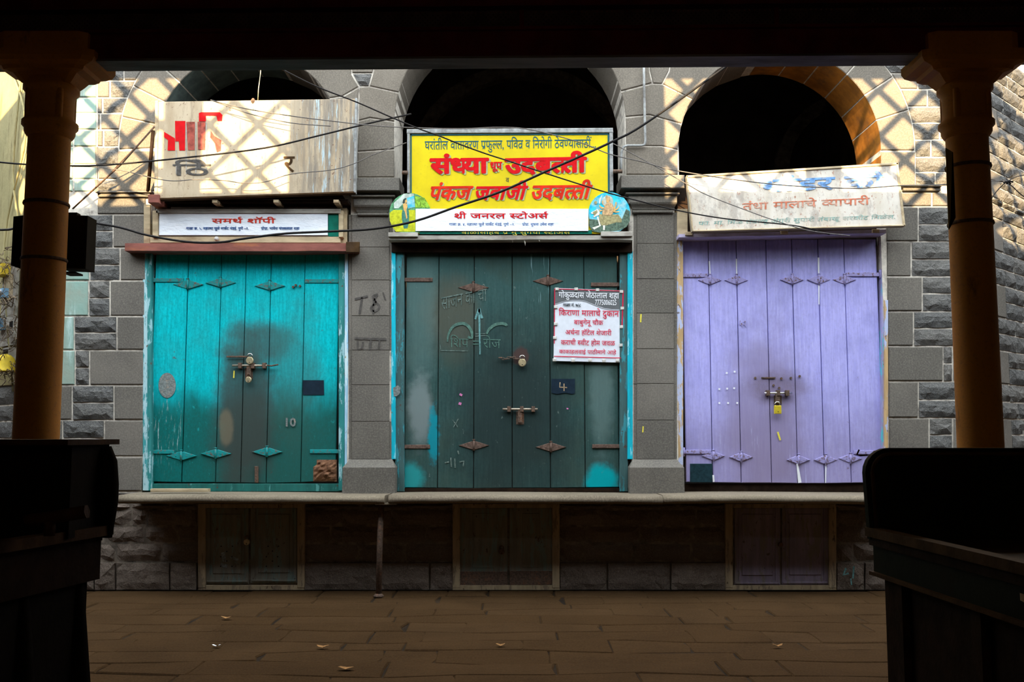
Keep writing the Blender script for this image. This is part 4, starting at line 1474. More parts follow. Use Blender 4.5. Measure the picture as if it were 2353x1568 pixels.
# ---- banner of the left shop in a wooden frame
b1 = thing('shop_banner', 'white banner with orange-red heading in a pale wooden frame over the turquoise door', 'banner', (P(560, 545, 9.93)[0], 9.93, P(560, 545, 9.93)[1]))
px_box(358, 480, 782, 490, 9.90, 10.0, 'frame_rail', M['grey_wood'], b1)
px_box(350, 484, 363, 545, 9.90, 10.0, 'frame_rail', M['cream_wood'], b1)
px_box(754, 486, 783, 545, 9.93, 10.0, 'side_panel', M['sign_green'], b1)
px_box(778, 484, 788, 545, 9.91, 10.0, 'frame_rail', M['cream_wood'], b1)
px_box(365, 490, 753, 541, 9.915, 9.93, 'banner_sheet', M['banner'], b1)
X, Z = P(498, 549, 9.91)
MB().lathe(X, 9.905, [(.008, Z - .022), (.022, Z - .012), (.024, Z + .006), (.010, Z + .022)], 10).build('white_knob', M['clip'], b1)
BY = 9.915
lettering('समर्थ शॉपी', 487, 632, 503, 513, BY, M['banner_red'], b1, .012)
lettering('गाळा क्र. ५, महात्मा फुले मार्केट मंडई, पुणे –२.', 428, 572, 522.5, 528, BY, M['blue_ink'], b1, .012)
lettering('प्रोप्रा. भावेश चंपकलाल शहा', 600, 688, 522.5, 528, BY, M['blue_ink'], b1, .012)

# ------------------------------------------------------------------ sign 2: yellow painted board
YY = 9.84
g2 = thing('yellow_signboard', 'yellow signboard with large red lettering and two round pictures above the dark green door', 'sign', (P(1176, 537, YY)[0], YY, P(1176, 537, YY)[1]))
MB().slab(pp([(941, 537), (1400, 537), (1405, 302), (939, 304)], YY), YY, YY + .03, .002).build('sign_panel', M['yellow'], g2)
MB().slab(pp([(935, 308), (1409, 306), (1408, 295), (935, 298)], YY), YY - .02, YY + .04, .005).build('frame_strip', M['sign_frame'], g2)
MB().slab(pp([(936, 445), (942, 445), (942, 308), (936, 308)], YY), YY - .02, YY + .04, .004).build('frame_strip', M['sign_frame'], g2)
MB().slab(pp([(1401, 440), (1409, 440), (1408, 306), (1400, 306)], YY), YY - .02, YY + .04, .004).build('frame_strip', M['sign_frame'], g2)
MB().slab(pp([(943, 478), (946, 478), (946, 308), (943, 308)], YY), YY - .006, YY, .001).build('dark_border', M['teal_ink'], g2)
MB().slab(pp([(1397, 478), (1401, 478), (1400, 308), (1396, 308)], YY), YY - .006, YY, .001).build('dark_border', M['teal_ink'], g2)
MB().slab(pp([(943, 312), (1400, 310), (1400, 307), (943, 309)], YY), YY - .006, YY, .001).build('dark_border', M['teal_ink'], g2)
px_box(964, 529, 1360, 538, YY - .008, YY, 'green_border', M['sign_green'], g2, .001)
lettering('घरांतील वातावरण प्रफुल्ल, पवित्र व निरोगी ठेवण्यासाठीं...', 976, 1370, 325, 344, YY, M['teal_ink'], g2, .004, 0, -.012)
SH = M['letter_shade']
for (s, x0, x1, yt, yb, sl, bo, rt) in (('संध्या', 990, 1120, 366, 398, 0, .045, -.01), ('उदबत्ती', 1162, 1345, 366, 398, 0, .045, -.02),
                                        ('धूप', 1126, 1153, 373, 388, 0, .03, -.01)):
    lettering(s, x0, x1, yt, yb, YY, SH, g2, bo, sl, rt, 'letter_shade', .003, 3.5, 2.5)
    lettering(s, x0, x1, yt, yb, YY, M['red'], g2, bo, sl, rt, 'lettering', .006)
lettering('व', 1162, 1170, 409, 419, YY, M['ink'], g2, .0)
for (s, x0, x1, yt, yb) in (('पंकज', 984, 1078, 430, 459), ('जवाजी', 1088, 1204, 430, 459), ('उदबत्ती', 1218, 1352, 428, 457)):
    lettering(s, x0, x1, yt, yb, YY, SH, g2, .030, .28, -.012, 'letter_shade', .003, 3, 2)
    lettering(s, x0, x1, yt, yb, YY, M['orange_red'] if s[0] != 'ज' else M['red'], g2, .030, .28, -.012, 'lettering', .006)
px_box(955, 480, 1352, 531, YY - .022, YY - .012, 'banner_sheet', M['banner'], g2, .001)
BY = YY - .022
lettering('श्री', 1043, 1071, 491, 502, BY, M['red'], g2, .012)
lettering('जनरल', 1081, 1161, 491, 502, BY, M['red'], g2, .012)
lettering('स्टोअर्स', 1171, 1259, 491, 502, BY, M['red'], g2, .012)
lettering('गाळा क्र. ४, महात्मा फुले मार्केट मंडई, पुणे –२.', 1032, 1183, 513, 518.5, BY, M['blue_ink'], g2, .010)
lettering('प्रोप्रा. सुषमा उमेश शहा', 1200, 1272, 513, 518.5, BY, M['blue_ink'], g2, .010)

# the two round pictures
RY = YY - .004
PM = [simple('picture_green', (.10, .30, .14), .6, .5, 30, .05), simple('picture_yellow_green', (.50, .52, .02), .6, .3, 20, .05),
      simple('picture_skin', (.70, .42, .14), .6, .2, 40, .05), simple('picture_skirt', (.06, .20, .15), .6, .3, 60, .05),
      simple('picture_hair', (.04, .06, .05), .6, .2, 20, .05), simple('picture_sky', (.02, .48, .66), .6, .3, 18, .05, dirt=(.45, .62, .60), dirt_amt=.7),
      simple('picture_robe', (.52, .34, .17), .6, .35, 50, .05), simple('picture_beast', (.33, .29, .14), .6, .35, 60, .05),
      simple('picture_white', (.75, .74, .64), .6, .15, 40, .05), simple('picture_dark_ground', (.09, .14, .10), .6, .5, 40, .05),
      simple('picture_pale', (.50, .58, .50), .6, .25, 20, .05), simple('picture_lawn', (.22, .42, .04), .6, .5, 60, .05)]


def disc(cx, cy, r, n=32, a0=0, a1=360): return [(cx + r * cos(radians(a0 + (a1 - a0) * i / n)), cy - r * sin(radians(a0 + (a1 - a0) * i / n))) for i in range(n)]


rl = MB().slab(pp(disc(942, 492, 48), RY), RY - .006, YY + .02, .001).build('round_picture_board', PM[0], g2)
K = 120 / 1568
def L(x, y): return (885 + x * K, 430 + y * K)
polys = [([L(*p) for p in [(250, 690), (880, 690), (905, 690), (905, 1340), (320, 1340), (215, 1200), (140, 1000), (130, 780)]], 1),
         ([L(*p) for p in [(260, 480), (560, 200), (860, 200), (880, 600), (700, 650), (620, 420), (400, 640), (270, 640)]], 10),
         ([L(*p) for p in [(660, 330), (870, 260), (900, 600), (680, 640)]], 5),
         ([L(*p) for p in [(900, 260), (1180, 320), (1360, 620), (900, 620)]], 11),
         ([L(*p) for p in [(530, 640), (600, 660), (690, 640), (720, 760), (720, 1040), (670, 1240), (560, 1250), (500, 940), (500, 800)]], 3),
         ([L(*p) for p in [(530, 520), (600, 470), (660, 520), (670, 590), (640, 680), (650, 800), (665, 930), (635, 955), (600, 760), (560, 690)]], 2),
         ([L(*p) for p in [(520, 480), (540, 380), (600, 330), (650, 350), (600, 400), (585, 470)]], 4),
         ([L(*p) for p in [(600, 390), (650, 375), (660, 440), (625, 480), (590, 465)]], 2)]
paint_poly(polys, RY - .006, PM, g2, 'picture_of_standing_woman', .002)
MB().slab(pp(disc(1400, 490, 48), RY), RY - .006, YY + .02, .001).build('round_picture_board', PM[5], g2)
def R_(x, y): return (1340 + x * K, 430 + y * K)
polys = [([R_(*p) for p in [(180, 960), (420, 980), (1150, 1000), (1290, 660), (1400, 720), (1400, 1020), (1300, 1200), (1100, 1300), (500, 1370), (280, 1330), (170, 1150)]], 9),
         ([R_(x, y) for x, y in [(740 + 165 * cos(t), 420 - 170 * sin(t)) for t in th]], 10),
         ([R_(*p) for p in [(470, 800), (560, 820), (900, 820), (1050, 820), (1160, 960), (1150, 1060), (1000, 1060), (700, 1150), (560, 1160), (490, 1060)]], 7),
         ([R_(*p) for p in [(230, 770), (430, 660), (500, 740), (480, 840), (330, 900), (300, 870), (370, 830), (250, 800)]], 8),
         ([R_(*p) for p in [(280, 760), (420, 690), (430, 770), (340, 860)]], 7),
         ([R_(*p) for p in [(410, 890), (450, 890), (520, 1130), (540, 1160), (330, 1280), (270, 1220), (480, 1150)]], 8),
         ([R_(*p) for p in [(590, 1150), (660, 1150), (650, 1290), (600, 1290)]], 8),
         ([R_(*p) for p in [(690, 480), (650, 560), (560, 780), (590, 830), (800, 860), (900, 790), (930, 640), (890, 520), (800, 460)]], 6),
         ([R_(*p) for p in [(670, 300), (700, 220), (740, 290), (800, 290), (820, 400), (770, 470), (700, 460)]], 6),
         ([R_(*p) for p in [(700, 390), (760, 380), (765, 450), (730, 470), (705, 450)]], 2)]
for pts in ([(640, 620), (540, 590), (470, 520), (490, 600), (560, 660)], [(640, 680), (520, 690), (460, 640), (500, 740)], [(620, 560), (570, 500), (560, 410), (600, 410), (600, 520), (660, 560)],
            [(900, 640), (960, 560), (970, 440), (1010, 460), (990, 580), (930, 700)], [(920, 660), (1020, 640), (1080, 570), (1080, 610), (1030, 680), (930, 720)],
            [(900, 690), (1000, 730), (1090, 720), (1080, 750), (980, 770), (890, 740)]):
    polys.append(([R_(*p) for p in pts], 2))
polys += [([R_(*p) for p in [(480, 500), (480, 380), (580, 210), (530, 380), (505, 500)]], 8), ([R_(x, y) for x, y in [(375 + 46 * cos(t), 465 + 46 * sin(t)) for t in th]], 7)]
paint_poly(polys, RY - .006, PM, g2, 'picture_of_goddess_on_tiger', .002)
# ghost of the covered green lettering at the foot of the board
lettering('बाळासाहेब प्र मु सुगंधी स्टोअर्स', 1060, 1310, 531, 538, YY - .009, M['yellow_dab'], g2, -.005, 0, 0, 'half_hidden_lettering', .002)
# iron pins that hold the board in the arch
for x0, x1, y in ((924, 937, 397), (1409, 1430, 394)):
    a, b = P(x0, y, 9.8), P(x1, y, 9.8)
    MB().tube([(a[0], 9.8, a[1]), (b[0], 9.8, b[1])], .02, 8).build('fixing_pin', M['iron'], g2)

# ------------------------------------------------------------------ sign 3: tilted cream board
TY = 9.72
g3 = thing('tilted_signboard', 'tilted cream tin signboard with faded blue and red lettering above the lilac door', 'sign', (P(1830, 530, TY)[0], TY, P(1830, 530, TY)[1]))
c3 = [(1590, 533), (2080, 520), (2063, 374), (1577, 404)]
MB().slab(pp(c3, TY), TY, TY + .06, .003).build('sign_panel', M['sign_three'], g3)
def strip(a, b, w):
    n = ((b[1] - a[1]), -(b[0] - a[0])); l = math.hypot(*n); n = (n[0] / l * w, n[1] / l * w)
    return pp([a, b, (b[0] + n[0], b[1] + n[1]), (a[0] + n[0], a[1] + n[1])], TY)
for i in range(4):
    a, b = c3[i], c3[(i + 1) % 4]
    MB().slab(strip(a, b, 5 if i in (1, 2) else 3), TY - .012, TY + .07, .003).build('frame_strip', M['cream_wood'], g3)
BL = simple('faded_blue_paint', (.16, .33, .62), .8, .4, 25, .1, dirt=(.55, .52, .46), dirt_amt=.55)
FR = simple('faded_red_lettering', (.58, .16, .08), .8, .3, 25, .1, dirt=(.60, .48, .38), dirt_amt=.65)
FT = simple('faded_teal_lettering', (.20, .38, .34), .8, .3, 25, .1, dirt=(.60, .54, .46), dirt_amt=.65)
lettering('भांडर की', 1740, 2030, 416, 442, TY, BL, g3, .03, .1, -.045, 'faded_lettering')
lettering('तंधा मालाचे व्यापारी', 1706, 1998, 468, 483, TY, FR, g3, .008, 0, -.045, 'faded_lettering')
lettering('फा. मा. मिळ तंबाखू अंगुरी सुपारी तंबाखू सरकीट मिळेल.', 1604, 2058, 510, 518, TY, FT, g3, .004, .2, -.035, 'faded_lettering')

# ------------------------------------------------------------------ low cupboards in the plinth
def low_cupboard(name, label, x0, x1, leaves, yb, mat, panels=True, lock=None):
    t = thing(name, label, 'cupboard', (P((x0 + x1) / 2, 1350, 9.98)[0], 9.98, P(0, 1356, 9.98)[1]))
    px_box(x0, 1158, x0 + 17, 1352, 9.96, 10.1, 'frame_post', M['low_frame'], t)
    px_box(x1 - 17, 1158, x1, 1352, 9.96, 10.1, 'frame_post', M['low_frame'], t)
    px_box(x0, 1346, x1, 1357, 9.965, 10.1, 'frame_sill', M['low_frame'], t)
    px_box(x0, 1158, x1, 1168, 9.965, 10.1, 'frame_head', M['low_frame'], t)
    px_box(x0 + 15, 1166, x1 - 15, 1348, 10.06, 10.1, 'cupboard_back', M['inner'], t)
    for (a, b, ya) in leaves:
        d = px_box(a, 1168, b, ya, 9.99, 10.02, 'leaf', mat, t)
        if panels:
            fr = 17
            px_box(a + fr, 1168 + 14, b - fr, ya - 24, 9.982, 9.99, 'raised_panel', mat, d, .004)
            px_box(a + 2, ya - 8, b - 2, ya - 4, 9.975, 9.99, 'bottom_moulding', mat, d, .003)
            for q in ((a + 9, 1168, a + 11, ya - 12), (b - 11, 1168, b - 9, ya - 12)):
                px_box(*q, 9.98, 9.99, 'side_moulding', mat, d, .001)
        else:
            px_box(a, ya - 32, b, ya, 9.98, 9.99, 'tin_kick_plate', M['iron'], d, .003)
            px_box(a + 30, 1180, b - 30, ya - 40, 9.984, 9.99, 'raised_panel', mat, d, .004)
    return t


lc1 = low_cupboard('low_cupboard', 'low grey-green two-leaf cupboard with pierced panels under the turquoise door', 455, 700, [(472, 571, 1343), (576, 682, 1341)], 1343, M['low_door'])
mb = MB()
for (x, y) in ((508, 1256), (534, 1256), (521, 1268), (507, 1280), (533, 1280), (521, 1290), (507, 1302), (533, 1302), (616, 1256), (640, 1256), (626, 1267), (612, 1280), (638, 1280), (626, 1290), (612, 1302), (640, 1302)):
    X, Z = P(x, y, 9.978)
    mb.add([(X + .007 * cos(a), 9.979, Z + .007 * sin(a)) for a in th[::2]], [tuple(range(10))])
mb.build('air_holes', M['black'], lc1)['kind'] = 'stuff'
paint([([(512, 1270), (516, 1292)], 9), ([(530, 1280), (548, 1288)], 6), ([(508, 1298), (522, 1302)], 8), ([(540, 1292), (548, 1298)], 3)], 9.982, simple('flaked_pale_blue', (.30, .38, .40), .8, .4, 60, .1, dirt=(.13, .13, .11), dirt_amt=1.0), lc1, 'flaked_paint', .002)
padlock(567, 1246, 7, 9.95, 'small brass padlock on the low cupboard under the turquoise door', shackle='iron')
lc2 = low_cupboard('low_cupboard', 'low dark green two-leaf cupboard with tin foot plates under the dark green door', 1040, 1286, [(1056, 1166, 1346), (1171, 1270, 1345)], 1346, M['low_door'], False)
padlock(1153, 1268, 6.5, 9.95, 'small dark padlock on the low cupboard under the dark green door', 'iron', shackle='iron')
lc3 = low_cupboard('low_cupboard', 'low faded lilac two-leaf cupboard under the lilac door', 1667, 1922, [(1688, 1793, 1347), (1797, 1904, 1346)], 1347, M['low_lilac'])
X, Z = P(1793, 1252, 9.96)
MB().tube([(X, 9.97, Z), (X, 9.93, Z)], .022, 10).build('knob', M['iron'], lc3)


# ------------------------------------------------------------------ cables
def cable(pts, w, Y0, Y1, label, mat='black'):
    """pts in photo px; the depth runs from Y0 at the first to Y1 at the last"""
    xs = [p[0] for p in pts]
    p3 = []
    for x, y in pts:
        t = (x - xs[0]) / (xs[-1] - xs[0] or 1)
        Y = Y0 + (Y1 - Y0) * t
        X, Z = P(x, y, Y)
        p3.append((X, Y, Z))
    r = w * 9.3 / FPX / 2
    o = MB().tube(spline(p3), r, 6).build('cable', M[mat])
    return tag(o, label, 'cable')


cable([(-60, 366), (0, 373), (62, 378), (150, 381), (250, 379), (430, 362), (610, 340), (740, 310), (850, 283), (945, 262)], 4.2, 9.1, 9.7,
      'black cable rising from behind the left column across the weathered signboard to the middle arch')
cable([(-60, 520), (20, 528), (120, 500), (225, 514), (280, 524), (340, 541), (430, 556), (505, 557), (565, 548), (655, 537), (760, 532), (860, 526), (955, 508), (1050, 475), (1150, 441), (1255, 394), (1330, 361), (1408, 325), (1480, 286), (1656, 162), (1760, 90)], 5.5, 9.2, 8.8,
      'thickest black cable sagging over the left banner then climbing across the yellow signboard')
cable([(560, 105), (604, 136), (655, 163), (730, 200), (820, 235), (900, 270), (960, 295), (1008, 312), (1060, 333), (1118, 354), (1168, 370), (1240, 394), (1382, 439), (1480, 465), (1558, 484), (1668, 503), (1828, 519), (1906, 539)], 3.2, 8.6, 9.75,
      'black cable falling from the roof beam across the yellow signboard to the lilac door board')
cable([(484, 230), (565, 250), (679, 268), (760, 278), (860, 289), (957, 294), (1060, 296), (1150, 293), (1224, 299), (1334, 328), (1400, 354), (1480, 373), (1543, 390), (1680, 412), (1816, 427), (1965, 433), (2066, 427), (2180, 424), (2290, 416), (2316, 416)], 2.6, 9.57, 9.5,
      'grey cable along the top of the yellow signboard and over the tilted signboard', 'grey_cable')
cable([(1409, 330), (1498, 378), (1578, 423), (1626, 449), (1727, 488), (1787, 509), (1858, 530), (1953, 542)], 2.2, 9.66, 9.5,
      'thin grey wire slanting down over the tilted signboard to its lower edge', 'grey_cable')
cable([(165, 383), (220, 384), (280, 392), (355, 410), (400, 416), (448, 413), (514, 415), (559, 421), (610, 418), (670, 400), (760, 391), (814, 376), (860, 355), (934, 328)], 2.2, 9.5, 9.7,
      'thin wire sagging along the lower part of the weathered signboard', 'grey_cable')
cable([(490, 232), (565, 259), (625, 274), (679, 284), (760, 290)], 2.4, 9.57, 9.6, 'short grey wire below the cable at the top of the weathered signboard', 'grey_cable')
cable([(2270, 470), (2290, 440), (2316, 416), (2345, 404), (2400, 396)], 2.4, 9.5, 9.7, 'wire crossing the cable knot beside the right column', 'black')
cable([(2262, 412), (2290, 415), (2320, 424), (2350, 450), (2400, 480)], 2.4, 9.5, 9.7, 'black wire falling right from the cable knot beside the right column', 'black')
kn = MB()
for i in range(4):
    a = i * .8
    X, Z = P(2316, 417, 9.5)
    kn.tube([(X + .05 * cos(a), 9.5 + .01 * i, Z + .03 * sin(a)), (X, 9.49, Z), (X - .05 * cos(a + .5), 9.5, Z - .03 * sin(a + .5))], .008, 5)
tag(kn.build('cable_knot', M['black']), 'knot of taped cable ends beside the right column', 'cable knot')
# conduit down the stonework between the middle and the right arch
pipe = []
for x, y in ((1479, 120), (1480, 200), (1482, 300), (1483, 325), (1481, 333), (1474, 335), (1441, 335), (1433, 338), (1428, 350), (1427, 372), (1426, 395)):
    X, Z = P(x, y, 9.97); pipe.append((X, 9.965, Z))
tag(MB().tube(pipe, .013, 8).build('conduit_pipe', M['sign_frame']), 'thin grey conduit pipe down the stones between middle and right arches', 'pipe')

# ------------------------------------------------------------------ meters, cable ends and a helmet heaped on the left wall
def left_wall_pt(px, py, off=.12):
    """point on the 45-degree wall hit by the pixel's ray, moved off it towards the street"""
    r = ray(px, py)
    # wall: x = XL - u/sqrt2, y = 10 + u/sqrt2  ->  x + y = XL + 10
    t = (XL + 10 - off * 1.414) / (r[0] + r[1])
    return Vector((t * r[0], t * r[1], EYE + t * r[2]))


def wall_box(px, py, w, h, d, name, label, cat, mat, group=None, lid=None):
    c = left_wall_pt(px, py, .02 + d / 2)
    a = Vector((cos(pi / 4), sin(pi / 4) * -1, 0)); n = Vector((cos(pi / 4), cos(pi / 4), 0))
    t = thing(name, label, cat, tuple(c - Vector((0, 0, h / 2))), group)
    def bx(w, h, d, cc):
        vs = []
        for z in (-h / 2, h / 2):
            for q in (-d / 2, d / 2):
                for s in (-w / 2, w / 2):
                    vs.append(tuple(cc + a * s + n * q + Vector((0, 0, z))))
        return MB().add(vs, [(0, 1, 5, 4), (1, 3, 7, 5), (3, 2, 6, 7), (2, 0, 4, 6), (4, 5, 7, 6), (2, 3, 1, 0)])
    bx(w, h, d, c).build('case', M[mat], t, fix=True)
    bx(w * .6, h * .3, .012, c - n * (d / 2 + .006) + Vector((0, 0, h * .2))).build('dial_window', M['black' if lid is None else lid], t, fix=True)
    return t


wall_box(12, 675, .16, .10, .10, 'electric_meter', 'upper blue electric meter in the wire tangle beside the left column', 'meter', 'blue_meter', lid='white_ink')
wall_box(4, 746, .14, .12, .10, 'electric_meter', 'lower blue electric meter in the wire tangle beside the left column', 'meter', 'blue_meter', lid='grey_meter')
wall_box(22, 740, .10, .09, .09, 'electric_meter', 'small cream meter beside the lower blue meter', 'meter', 'clip', lid='grey_meter')
wall_box(8, 622, .26, .12, .12, 'fuse_box', 'topmost yellow and cream fuse box above the meters', 'fuse box', 'yellow_meter', lid='clip')
wall_box(38, 755, .12, .20, .10, 'fuse_box', 'grey fuse box partly behind the left column', 'fuse box', 'grey_meter')
wall_box(22, 700, .42, .90, .03, 'meter_board', 'dusty wooden board that carries the meters beside the left column', 'board', 'grey_wood', lid='cream_wood')
wall_box(28, 815, .20, .14, .12, 'fuse_box', 'grey fuse box below the lower blue meter', 'fuse box', 'grey_meter')
c = left_wall_pt(13, 835, .16)
hl = thing('helmet', 'yellow hard hat hanging below the meters beside the left column', 'helmet', tuple(c - Vector((0, 0, .1))))
MB().lathe(c.x, c.y, [(.10, c.z - .09), (.115, c.z - .085), (.10, c.z - .07), (.098, c.z - .01), (.085, c.z + .05), (.05, c.z + .085), (.01, c.z + .095)], 16).build('shell', M['yellow_meter'], hl)
rg = random.Random(11)
mb = MB()
for i in range(80):
    y = 560 + rg.random() * 310
    x = -20 + rg.random() * 70
    pts = [left_wall_pt(x + rg.uniform(-3, 3), y, .05)]
    for k in range(5):
        x += rg.uniform(-16, 16); y += rg.uniform(-12, 22)
        pts.append(left_wall_pt(min(x, 70), min(y, 890), rg.uniform(.1, .26)))
    mb.tube(spline([tuple(p) for p in pts], 4), rg.choice([.0025, .0035, .005]), 4)
tw = mb.build('wire_tangle', M['dust_wire']); tag(tw, 'dusty tangle of wires over the meters beside the left column', 'wires', kind='stuff')
mb = MB()
for q in ([(30, 900), (10, 560), (60, 300), (20, 150)], [(46, 880), (52, 600), (30, 400), (50, 160)]):
    mb.tube(spline([tuple(left_wall_pt(x, y, .05)) for x, y in q], 5), .012, 6)
tag(mb.build('wall_pipes', M['plaster']), 'two plaster-coloured conduits on the left wall', 'pipe')

# ------------------------------------------------------------------ columns with bracket capitals, roof beam, shed roof
def column(px_top, px_bot, Y, label, flip=1):
    """px at y=400 and y=1000 of the axis"""
    X = P(px_bot, 1000, Y)[0]
    t = thing('iron_column', label, 'column', (X, Y, 0))
    z = lambda y: P(px_top, y, Y)[1]
    s = Y / FPX
    MB().lathe(X, Y, [(51 * s, 0), (50 * s, z(1000)), (48.5 * s, z(600)), (47 * s, z(330)), (47 * s, z(312))], 28).build('shaft', M['column'], t)
    MB().lathe(X, Y, [(.19, 0), (.19, .12), (.16, .15), (.15, .22), (.12, .26)], 24).build('base', M['column'], t)
    zb = z(322)
    prof = [(44, 322), (52, 314), (56, 306), (56, 298), (62, 292), (62, 284), (54, 278), (52, 270), (52, 228), (55, 218), (62, 212), (62, 204), (54, 198), (54, 190)]
    MB().lathe(X, Y, [(r * s, z(y)) for r, y in prof], 28).build('neck_rings', M['column'], t)
    # four ribs on the neck
    for k in range(4):
        a = pi / 4 + k * pi / 2
        x, y = X + 50 * s * cos(a), Y + 50 * s * sin(a)
        MB().tube([(x, y, z(300)), (x, y, z(200))], 9 * s, 8).build('neck_rib', M['column'], t)
    # bracket capital: flares wide under the beam, narrow in depth
    cap = [(56, 200), (64, 192), (74, 180), (92, 176), (96, 168), (118, 162), (124, 152), (124, 138), (104, 134), (104, 96)]
    MB().lathe(X, Y, [(r * s, z(y)) for r, y in cap], 32, sq=.62).build('capital', M['column'], t)
    for y in (470, 598) if flip > 0 else (385, 515):
        zc = z(y)
        MB().lathe(X, Y, [(50.5 * s, zc - .008), (51.5 * s, zc), (50.5 * s, zc + .008)], 24).build('strap_band', M['iron'], t)
    return t, X


cl, XA = column(112, 83, 5.05, 'ochre painted iron column at the left with a black box strapped to it')
cr, XB = column(2218, 2252, 4.92, 'ochre painted iron column at the right with a bent tin sheet strapped to it', -1)

bx = thing('junction_box', 'black metal box strapped behind the left column', 'box', (P(130, 620, 5.2)[0], 5.25, P(130, 620, 5.2)[1]))
mb = MB()
mb.slab(pp([(142, 618), (201, 620), (206, 498), (142, 496)], 5.2), 5.17, 5.29, .006)
mb.build('case', M['box_metal'], bx)
MB().slab(pp([(30, 612), (58, 622), (60, 497), (36, 500)], 5.2), 5.17, 5.29, .006).build('case_wing', M['box_metal'], bx)
px_box(142, 624, 172, 628, 5.2, 5.3, 'case_foot', M['box_metal'], bx)
px_box(150, 488, 176, 497, 5.25, 5.30, 'top_bracket', M['box_metal'], bx)
px_box(50, 520, 150, 600, 5.2, 5.28, 'case_back', M['box_metal'], bx)

sh = thing('tin_sheet', 'bent grey-green tin sheet strapped to the left side of the right column', 'sheet', (P(2185, 530, 4.85)[0], 4.85, P(2185, 530, 4.85)[1]))
a = [P(x, y, 4.85) for x, y in ((2174, 340), (2181, 528), (2196, 500), (2190, 350))]
mb = MB()
mb.slab([a[0], a[1], a[2], a[3]], 4.85, 4.856, 0)
mb.build('sheet_face', M['box_metal'], sh)
MB().slab([P(2173, 340, 4.84), P(2180, 528, 4.84), P(2184, 500, 4.84), P(2188, 349, 4.84)], 4.84, 4.845, 0).build('folded_edge', M['plaster'], sh)

# roof beam
bm_ = thing('roof_beam', 'dark maroon steel roof beam across the top of the view', 'beam', (0, 5.0, P(1176, 150, 5.0)[1]))
zbl = P(220, 165, 5.10)[1]; zbr = P(2110, 150, 4.97)[1]
slope = (zbr - zbl) / (P(2110, 150, 4.97)[0] - P(220, 165, 5.1)[0])
x0b, x1b = -7.0, 7.0


def zb_at(x): return zbl + slope * (x - P(220, 165, 5.10)[0])
def yb_at(x): return 5.03 - .028 * (x + 2) * 1.0


def beam_piece(name, mat, y0, y1, z0, z1):
    vs = []
    for x in (x0b, x1b):
        for y, z in ((y0, z0), (y1, z0), (y1, z1), (y0, z1)):
            vs.append((x, yb_at(x) + y, zb_at(x) + z))
    return MB().add(vs, [(0, 1, 5, 4), (1, 2, 6, 5), (2, 3, 7, 6), (3, 0, 4, 7), (3, 2, 1, 0), (4, 5, 6, 7)]).build(name, mat, bm_, fix=True)


beam_piece('bottom_flange', M['flange'], -.085, .06, 0, .012)
beam_piece('web_board', M['maroon'], -.075, .05, .012, .145)
beam_piece('top_flange', M['maroon'], -.10, .08, .145, .16)
beam_piece('upper_fascia', M['maroon'], -.06, .04, .285, .60)
# perforated metal strip: thin crossing bars
mb = MB()
xx = x0b
h = .125
while xx < x1b:
    for sgn in (-1, 1):
        xa, xb = xx, xx + sgn * h
        w = .0075
        z0 = zb_at(xx) + .16
        y = yb_at(xx) + (.0 if sgn > 0 else .002)
        mb.add([(xa - w, y, z0), (xa + w, y, z0), (xb + w, y, z0 + h), (xb - w, y, z0 + h)], [(0, 1, 2, 3)])
    xx += .026
tag(mb.build('perforated_strip', M['perf'], bm_), kind='stuff')
for x in (-3.9, .05, 1.35, 4.2):
    MB().box(x - .012, x + .012, yb_at(x) - .012, yb_at(x) + .01, zb_at(x) + .16, zb_at(x) + .285).build('strip_joint', M['maroon'], bm_)

# shed: roof, rear wall, and the lattice parapet that throws the pattern of sun on the facade
EL = tan(SUN_ELEV)
LY = 2.0


def back_to_lattice(px, py):
    X, Z = P(px, py, 10.0)
    return X - SUN_DX * (10 - LY), Z + EL * (10 - LY)


MB().box(-9.4, 9.4, 5.2, 6.9, 4.2, 4.24).build('shade_sheet', M['roof'], bm_)  # unseen sheet, added to darken the lower facade and floor
shed = struct('wall_front', 'upper wall of the market shed with lattice openings')
zL0 = back_to_lattice(1000, 480)[1]; zL1 = back_to_lattice(1000, 182)[1]
xw = [back_to_lattice(v, 320)[0] for v in (-60, 60, 100, 412, 496, 694, 1529, 1846, 1926, 2215, 2330, 2700)]
mb = MB()
mb.box(-14, 14, 5.12, 5.2, zbl + .15, 4.1)
mb.box(-14, 14, LY, LY + .1, 3.95, zL0)
mb.box(-14, 14, LY, LY + .1, zL1, zL1 + .3)
mb.box(-14, xw[0], LY, LY + .1, zL0, zL1)
for a, b in ((3, 4), (5, 6), (7, 8)):
    mb.box(xw[a], xw[b], LY, LY + .1, zL0, zL1)
mb.box(xw[11], 14, LY, LY + .1, zL0, zL1)
mb.build('solid_bay', M['roof'], shed)


def lattice(x0, x1, phx, phz):
    """crossing diagonal bars, pitch .49 m"""
    mb = MB(); p = .49; w = .036
    H = zL1 - zL0
    for sgn in (-1, 1):
        k = -12
        while k < 24:
            bx_ = x0 + phx + k * p
            # line x = bx_ + sgn * (z - zL0 - phz)
            pts = []
            za, zb_ = zL0, zL1
            def X_(z): return bx_ + sgn * (z - zL0 - phz)
            # clip to [x0, x1]
            zs_ = sorted([(x0 - bx_) * sgn + zL0 + phz, (x1 - bx_) * sgn + zL0 + phz])
            za = max(za, zs_[0]); zb_ = min(zb_, zs_[1])
            if zb_ - za > .03:
                mb.tube([(X_(za), LY + .05 + .01 * sgn, za), (X_(zb_), LY + .05 + .01 * sgn, zb_)], w, 4)
            k += 1
    return mb.build('lattice_bars', M['lattice'], shed)


